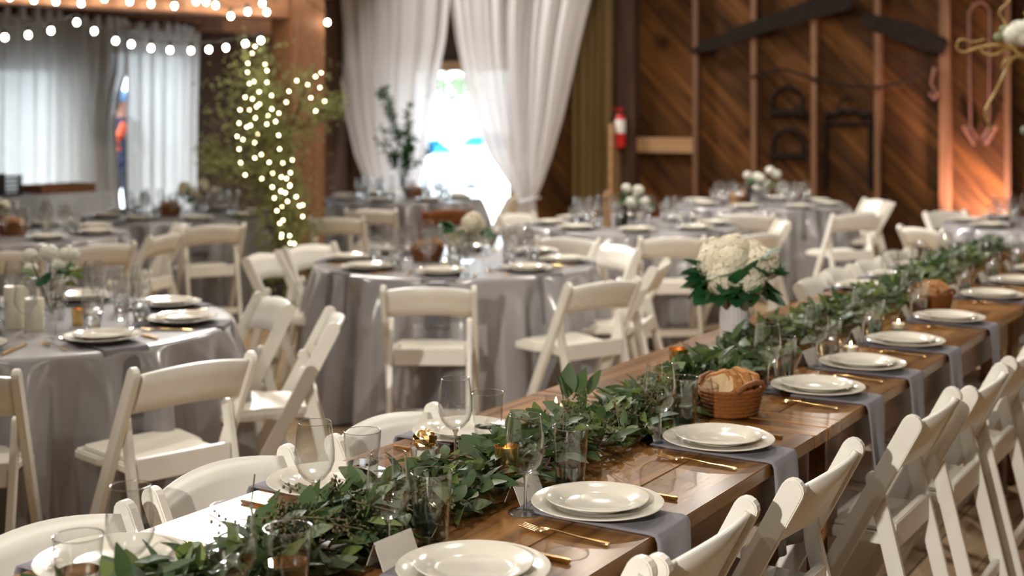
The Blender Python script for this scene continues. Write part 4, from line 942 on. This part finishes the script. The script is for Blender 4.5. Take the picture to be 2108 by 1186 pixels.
def table_kit():
    return (None, [('tabletop', MB().lathe([(0.001,0.735),(RR,0.735),(RR,0.763),(0.001,0.763)],40).mesh('round_top', M['palewood'])),] +
            [('leg', MB().tube([(0.45*math.cos(a),0.45*math.sin(a),0.735),(0.5*math.cos(a),0.5*math.sin(a),0)],0.018,8).mesh('table_leg', M['iron'])) for a in (0.8,2.4,3.9,5.5)])
TABLE = table_kit()
CLOTHS = {}
PLACES = 8
def round_setting(key, a, near, rnd):
    c = Vector(RT[key] + (0,)); nm = RNAME[key]; z = 0.767
    e = Vector((math.cos(a), math.sin(a), 0)); t = Vector((-e.y, e.x, 0)); rz = math.atan2(e.y,e.x)+math.pi/2
    P = lambda r, s_, dz=0: c + e*r + t*s_ + Vector((0,0,z+dz))
    sd = ('right side','far right','far side','far left','left side','near left','near side','near right')[int(round((math.degrees(a)%360)/45.0))%8]; nm = 'the %s of %s' % (sd, RNAME[key])
    tag(link('napkin', DNAP[rnd.randrange(2)], None, P(0.592,0), (0,0,rz)), 'charcoal napkin hanging from ' + nm, 'napkin', 'napkins at ' + RNAME[key])
    tag(link('dinner_plate', DINNER, None, P(0.592,0,0.008), (0,0,rz)), 'large cream plate on ' + nm, 'plate', 'plates at ' + RNAME[key])
    tag(link('salad_plate', SALAD, None, P(0.592,0,0.0165), (0,0,rz)), 'small stacked cream plate on ' + nm, 'plate', 'small plates at ' + RNAME[key])
    jit = lambda: rnd.uniform(-0.02,0.02)
    place(WINE_FAR, 'wine_glass', P(0.30+jit(), 0.10+jit()), 0, 'inner wine glass on ' + nm, 'wine glass', 'inner wine glasses on ' + RNAME[key])
    place(WINE_FAR, 'wine_glass', P(0.40+jit(), -0.10+jit()), 0, 'outer wine glass on ' + nm, 'wine glass', 'wine glasses on ' + RNAME[key])
    place(TUMB_FAR, 'water_tumbler', P(0.42+jit(), 0.05+jit()), 0, 'water tumbler on ' + nm, 'tumbler', 'tumblers on ' + RNAME[key])
    if near:
        tag(link('dinner_fork', FORK, None, P(0.58,-0.17,0.001), (0,0,rz)), 'gold fork on ' + nm, 'fork', 'forks at ' + RNAME[key])
        place(KNIFE, 'dinner_knife', P(0.58,0.165,0.001), rz, 'gold knife on ' + nm, 'knife', 'knives at ' + RNAME[key])
for i, key in enumerate(RT):
    c = RT[key]; rnd = random.Random(50+i)
    place(TABLE, 'round_table', (c[0],c[1],0), 0.3*i, 'round banquet table hidden under the grey cloth of ' + RNAME[key], 'table', 'round banquet tables')
    tag(link('tablecloth', cloth_mesh(i, 20+(i*3)%7), None, (c[0],c[1],0), (0,0,0.7*i)), 'floor length grey satin cloth on ' + RNAME[key], 'tablecloth', 'grey tablecloths')
    base = {'central':-94, 'near_left':-46, 'buffet':-47, 'tree':-65, 'doorway':-60, 'bouquet':-92, 'tools':-68, 'uplight':-160}[key]
    for k in range(PLACES): round_setting(key, R(base + k*360/PLACES), key in ('central','near_left'), rnd)
# centre pieces of the round tables
def tz(key, dx, dy): return Vector((RT[key][0]+dx, RT[key][1]+dy, 0.767))
arrangement(tz('central',0.06,0.0), 'loose cream flower arrangement on the central round table', 1.15, 1)
bread_basket(tz('central',-0.16,0.05), 0.4, 'the central round table', 5)
arrangement(tz('near_left',0.05,0.10), 'small white rose arrangement on the big near left round table', 1.1, 2, white=True)
arrangement(tz('bouquet',0.03,0.0), 'white and eucalyptus arrangement on the round table behind the hydrangea bouquet', 1.15, 3, white=True)
arrangement(tz('tools',0.02,0.0), 'white ball flower arrangement on the round table under the hanging saws', 1.25, 4, white=True)
bread_basket(tz('tools',-0.2,-0.02), 0.3, 'the round table under the hanging saws', 5)
arrangement(tz('tree',0.1,0.05), 'cream flower arrangement on the round table beside the lit tree', 1.15, 6)
bread_basket(tz('tree',-0.1,-0.02), 0.3, 'the round table beside the lit tree', 5)
bread_basket(tz('buffet',0.05,-0.1), 0.3, 'the round table by the white buffet', 5)
arrangement(tz('buffet',-0.12,0.05), 'small cream flower arrangement on the round table by the white buffet', 1.0, 7)
bread_basket(tz('doorway',0.1,0.1), 0.3, 'the round table before the bright doorway', 5)
def pillar(p, r, h, label):
    o = link('pillar_candle', None, None, p); tag(o, label, 'candle', 'ivory pillar candles')
    link('wax', MB().lathe([(0.001,0.0),(r,0.0),(r,h-0.004),(r*0.93,h),(r*0.5,h-0.006),(0.001,h-0.008)],24).mesh('wax', M['wax'], True), o)
    link('wick', MB().tube([(0,0,h-0.01),(0.001,0,h+0.012)],0.0015,5).mesh('wick', M['black']), o)
pillar(tz('near_left',-0.02,-0.12), 0.038, 0.16, 'taller ivory pillar candle on the big near left round table')
pillar(tz('near_left',0.07,-0.16), 0.036, 0.12, 'shorter ivory pillar candle on the big near left round table')
place(VOT, 'gold_votive', tz('near_left',0.2,-0.04), 0, 'gold votive cup on the big near left round table', 'candle', 'gold votive candles')
place(VOT, 'gold_votive', tz('tools',-0.28,-0.2), 0, 'gold votive cup on the round table under the hanging saws', 'candle', 'gold votive candles')
place(VOTG, 'glass_votive', tz('central',-0.05,-0.2), 0, 'clear glass votive on the central round table', 'candle', 'glass votive candles')
def sign_card(p, rz, label):
    o = link('table_sign', None, None, p, (0,0,rz)); tag(o, label, 'sign', 'black table signs')
    link('sign_panel', MB().box(-0.05,0.05,-0.003,0.003,0.008,0.15).mesh('sign_panel', M['slate']), o); link('foot', MB().box(-0.045,0.045,-0.03,0.03,0,0.008).mesh('sign_foot', M['slate']), o)
sign_card(tz('near_left',-0.10,-0.18), 0.9, 'black table sign beside the pillar candles')
sign_card(tz('bouquet',-0.08,-0.12), 0.5, 'black table sign under the white arrangement behind the hydrangea bouquet')
sign_card(tz('tools',-0.10,-0.1), -0.4, 'black table sign on the round table under the hanging saws')
def greens_vase():
    p = Vector((RT['doorway'][0]+0.02, RT['doorway'][1]-0.05, 0.767)); o = link('greenery_vase', None, None, p); tag(o, 'tall glass vase of dark greenery silhouetted against the bright doorway', 'flowers')
    link('vase', MB().lathe([(0.001,0),(0.045,0),(0.04,0.02),(0.035,0.25),(0.05,0.36),(0.048,0.36),(0.033,0.25),(0.001,0.02)],24).mesh('vase', M['glass'], True), o)
    rnd = random.Random(12); lm = MB()
    for k in range(12):
        a = rnd.uniform(0,6.28); sp = rnd.uniform(0.05,0.26); h = rnd.uniform(0.45,0.85) if k > 3 else rnd.uniform(0.9,1.1)
        if k > 8: sp, h = 0.34, 0.55
        pts = [Vector((0,0,0.05)), Vector((0.3*sp*math.cos(a),0.3*sp*math.sin(a),h*0.55)), Vector((sp*math.cos(a),sp*math.sin(a),h))]
        link('stem', MB().tube(pts,0.004,5).mesh('stem', M['leafdark']), o)
        for j in range(44):
            t = 0.45+0.55*rnd.random(); c = pts[0].lerp(pts[1],t*2) if t < 0.5 else pts[1].lerp(pts[2],t*2-1)
            add_leaf(lm, c, Vector((rnd.gauss(0,1),rnd.gauss(0,1),rnd.gauss(0.4,0.8))).normalized(), rnd.uniform(0.05,0.09), 0.4, rnd)
    tag(link('foliage', lm.mesh('foliage', M['leafdark']), o), kind='stuff')
greens_vase()
def carafe(p, label):
    o = link('wooden_mill', None, None, p); tag(o, label, 'mill')
    link('body', MB().lathe([(0.001,0),(0.032,0),(0.033,0.03),(0.022,0.06),(0.026,0.12),(0.020,0.19),(0.001,0.19)],20).mesh('mill_body', M['palewood'], True), o)
    link('head', MB().lathe([(0.012,0.19),(0.026,0.205),(0.026,0.235),(0.010,0.26),(0.001,0.262)],20).mesh('mill_head', M['palewood'], True), o)
carafe(tz('bouquet',-0.19,-0.14), 'tall turned wooden mill on the round table behind the hydrangea bouquet')
# ================================================================ chairs at the round tables
T = RT
C = chair_at
C((875,590), T['central'], 'cream folding chair seen square from behind at the central round table', 3)
C((1252,578), T['central'], 'cream folding chair half turned on the near right of the central round table')
C((1372,541), T['central'], 'cream folding chair seen side on at the right of the central round table')
C((1228,508), T['central'], 'white folding chair on the far right of the central round table')
C((695,508), T['central'], 'white folding chair on the far left of the central round table')
C((548,524), T['central'], 'cream folding chair facing right before the foot of the lit tree', -10)
C((412,744), T['near_left'], 'large cream folding chair pulled up to the near left table, closest to the long table')
C((560,614), T['near_left'], 'brightly lit white folding chair on the far right of the near left table', dist=0.74)
C((700,652), T['near_left'], 'cream folding chair seen from its side between the near left and central tables', 12)
C((-120,770), T['near_left'], 'cream folding chair mostly out of frame at the near left table')
C((215,502), T['buffet'], 'cream folding chair with its back toward the near left table flowers')
C((8,517), T['buffet'], 'cream folding chair cut by the left edge of the picture')
C((275,466), T['buffet'], 'cream folding chair at the far right of the table by the white buffet')
C((352,480), T['buffet'], 'cream folding chair seen side on at the table by the white buffet')
C((437,463), T['tree'], 'cream folding chair seen square from behind at the table beside the lit tree', 6)
C((1387,488), T['bouquet'], 'cream folding chair seen square from behind, just left of the hydrangea bouquet')
C((1567,480), T['bouquet'], 'cream folding chair right behind the hydrangea blossoms')
C((1622,455), T['bouquet'], 'brightly lit white folding chair at the right of the table behind the hydrangea bouquet')
C((1165,489), T['bouquet'], 'cream folding chair back showing just beyond the central table glasses')
C((1125,443), T['bouquet'], 'cream folding chair at the far left of the table behind the hydrangea bouquet')
C((1535,440), T['tools'], 'cream folding chair between the bouquet table and the saws table')
C((1768,440), T['tools'], 'cream folding chair seen side on beside the table under the hanging saws')
C((1840,417), T['tools'], 'cream folding chair turned away at the right of the table under the saws')
C((1715,411), T['tools'], 'cream folding chair on the far side of the table under the saws')
C((1888,468), T['uplight'], 'white folding chair with its back to the long table near the pink uplight', 0)
C((2012,440), T['uplight'], 'cream folding chair in front of the pink uplit wall')
C((690,447), T['doorway'], 'cream folding chair just right of the timber post')
C((762,430), T['doorway'], 'cream folding chair with a dark napkin before the doorway table')
C((1040,403), T['doorway'], 'pale folding chair silhouetted against the bright doorway')
C((918,431), T['doorway'], 'red brown wooden folding chair at the doorway table', 5, kit=chair_kit(M['brownchair'], M['brownchair']))
# ================================================================ buffet under the side curtains
def buffet():
    a = at(-40, 400, 10.95); b = at(232, 400, 12.0); a.z = b.z = 0; d = (b-a); L_ = d.length; rz = math.atan2(d.y, d.x)
    o = link('buffet_table', None, None, a, (0,0,rz)); tag(o, 'buffet table under a floor length white cloth below the side curtains', 'table')
    def fn(u, v):
        prof = [(0.02,0.0,0),(0.0,0.84,0),(0.0,0.86,0),(0.02,0.872,0),(0.70,0.872,0),(0.72,0.86,0),(0.73,0.02,0)]
        i = v*6; k = min(int(i),5); t = i-k; y = prof[k][0]+t*(prof[k+1][0]-prof[k][0]); z = prof[k][1]+t*(prof[k+1][1]-prof[k][1])
        f = 0.02*math.sin(u*60)*max(0,(0.8-z)); return (u*L_, y-(f if v < 0.5 else -f), max(0.012,z))
    link('white_cloth', MB().grid(fn, 120, 24).mesh('white_cloth', M['whitecloth'], 'all'), o)
    link('tabletop', MB().box(0.02,L_-0.02,0.03,0.69,0.82,0.866).mesh('buffet_top', M['palewood']), o)
    for x in (0.12, L_-0.12):
        for y in (0.1,0.62): link('leg', MB().tube([(x,y,0),(x,y,0.82)],0.02,8).mesh('buffet_leg', M['iron']), o)
    for k,(x,l) in enumerate(((0.20,'dark slatted crate stack on the buffet at the left edge'),)):
        p = a + Matrix.Rotation(rz,3,'Z') @ Vector((x, 0.18, 0.873)); c = link('slatted_crate', None, None, p, (0,0,rz)); tag(c, l, 'crate')
        for j in range(5): link('slat', MB().box(0,0.30,-0.012,0.0,j*0.037,j*0.037+0.027).mesh('slat', M['crate']), c)
        for x_ in (0.01,0.27): link('corner_post', MB().box(x_,x_+0.02,0,0.02,0,0.18).mesh('corner_post', M['crate']), c)
        link('back_panel', MB().box(0,0.30,0.25,0.26,0,0.18).mesh('back_panel', M['crate']), c)
    p = a + Matrix.Rotation(rz,3,'Z') @ Vector((0.95, 0.3, 0.873)); t = link('serving_tray', None, None, p, (0,0,rz)); tag(t, 'shallow brown serving tray on the white buffet', 'tray')
    link('tray_base', MB().box(-0.28,0.28,-0.16,0.16,0,0.015).mesh('tray_base', M['basket']), t)
    for x0,x1,y0,y1 in ((-0.28,0.28,-0.16,-0.145),(-0.28,0.28,0.145,0.16),(-0.28,-0.265,-0.145,0.145),(0.265,0.28,-0.145,0.145)): link('tray_rim', MB().box(x0,x1,y0,y1,0.015,0.075).mesh('tray_rim', M['basket']), t)
buffet()
# ================================================================ person standing in the curtain gap
def person():
    s_, _ = on_left(251, 200, LW-0.10); p = B(LW-0.36, s_, 0.0)
    p = Vector(((251-CX)/F*14.1, 14.1, -0.0))
    o = link('person', None, None, p, (0,0,R(-18))); tag(o, 'person in dark clothes and pale blue cap standing in the curtain gap', 'person')
    J = dict(pel=(0,0,0.95), wst=(0,0.0,1.10), chs=(0,0.01,1.32), nk0=(0,0.02,1.50), nk=(0,0.01,1.58), hd=(0,-0.02,1.66), tp=(0,-0.02,1.76),
             lh=(-0.10,0,0.90), lk=(-0.11,-0.04,0.50), la=(-0.12,0.0,0.09), lt=(-0.13,-0.16,0.04), rh=(0.10,0,0.90), rk=(0.12,-0.03,0.50), ra=(0.14,0.03,0.09), rt=(0.16,-0.12,0.04),
             ls=(-0.19,0.02,1.43), le=(-0.25,0.02,1.15), lw=(-0.10,-0.20,1.05), lhd=(-0.05,-0.26,1.06), rs=(0.19,0.02,1.43), re=(0.25,0.02,1.15), rw=(0.10,-0.20,1.04), rhd=(0.05,-0.26,1.05))
    Rd = dict(pel=0.15, wst=0.135, chs=0.155, nk0=0.085, nk=0.055, hd=0.085, tp=0.075, lh=0.095, lk=0.06, la=0.045, lt=0.035, rh=0.095, rk=0.06, ra=0.045, rt=0.035, ls=0.06, le=0.045, lw=0.032, lhd=0.035, rs=0.06, re=0.045, rw=0.032, rhd=0.035)
    E = [('pel','wst'),('wst','chs'),('chs','nk0'),('nk0','nk'),('nk','hd'),('hd','tp'),('pel','lh'),('lh','lk'),('lk','la'),('la','lt'),('pel','rh'),('rh','rk'),('rk','ra'),('ra','rt'),('nk0','ls'),('ls','le'),('le','lw'),('lw','lhd'),('nk0','rs'),('rs','re'),('re','rw'),('rw','rhd')]
    ks = list(J); ix = {k:i for i,k in enumerate(ks)}
    me = bpy.data.meshes.new('body'); me.from_pydata([J[k] for k in ks], [(ix[a],ix[b]) for a,b in E], [])
    b = link('body', me, o); m = b.modifiers.new('skin','SKIN')
    for i,k in enumerate(ks):
        sv = me.skin_vertices[0].data[i]; sv.radius = (Rd[k], Rd[k]*(0.75 if k in ('pel','wst','chs') else 1.0)); sv.use_root = (k == 'pel')
    sb = b.modifiers.new('sub','SUBSURF'); sb.levels = 2; sb.render_levels = 2
    m_, N, L = new_mat('clothed_body'); bs = N['Principled BSDF']; pset(bs, Roughness=0.8)
    tc = N.new('ShaderNodeTexCoord'); sx = N.new('ShaderNodeSeparateXYZ'); L.new(tc.outputs['Object'], sx.inputs[0])
    rp = N.new('ShaderNodeValToRGB'); rp.color_ramp.interpolation = 'CONSTANT'; mm = N.new('ShaderNodeMath'); mm.operation = 'DIVIDE'; mm.inputs[1].default_value = 2.0; L.new(sx.outputs['Z'], mm.inputs[0]); L.new(mm.outputs[0], rp.inputs[0])
    els = rp.color_ramp.elements; els[0].position = 0; els[0].color = (0.008,0.010,0.018,1); els[1].position = 0.49; els[1].color = (0.014,0.02,0.05,1)
    e = els.new(0.77); e.color = (0.50,0.27,0.20,1)
    L.new(rp.outputs[0], bs.inputs['Base Color']); me.materials.append(m_)
    link('cap', MB().lathe([(0.105,0.0),(0.108,0.04),(0.09,0.09),(0.05,0.115),(0.001,0.12)],20).prism([(-0.08,-0.09),(0.08,-0.09),(0.06,-0.19),(-0.06,-0.19)],0.0,0.012,'xy').mesh('cap', M['cap'], True), o, (0,-0.02,1.72))
    link('sash', MB().tube([(0.13,-0.13,1.48),(0.10,-0.19,1.34),(0.09,-0.20,1.20)],0.045,10).mesh('sash', M['orange'], True), o)
    for sg in (-1,1):
        hb = MB(); hb.ball((0,0,0),0.036,0.042,0.02,10,6)
        for k in range(4): hb.tube([(-0.024+0.016*k,-0.03,0),(-0.024+0.016*k,-0.065-0.008*(k in (1,2)),-0.008),(-0.022+0.015*k,-0.085-0.01*(k in (1,2)),-0.028)],[0.009,0.008,0.006],7)
        hb.tube([(sg*-0.03,-0.005,0),(sg*-0.05,-0.03,-0.004),(sg*-0.052,-0.052,-0.01)],[0.011,0.009,0.007],7)
        link('hand', hb.mesh('hand', M['skin'], 'all'), o, (sg*0.05,-0.275,1.055), (0,0,sg*0.5))
    fb = MB().ball((-0.034,-0.105,1.70),0.011,0.006,0.008,8,5).ball((0.034,-0.105,1.70),0.011,0.006,0.008,8,5); link('eyes', fb.mesh('eyes', M['black']), o)
    link('nose', MB().ball((0,-0.112,1.665),0.014,0.02,0.024,8,6).mesh('nose', M['skin'],'all'), o)
    link('mouth', MB().ball((0,-0.098,1.625),0.026,0.008,0.006,10,5).mesh('mouth', M['rustchain']), o)
person()
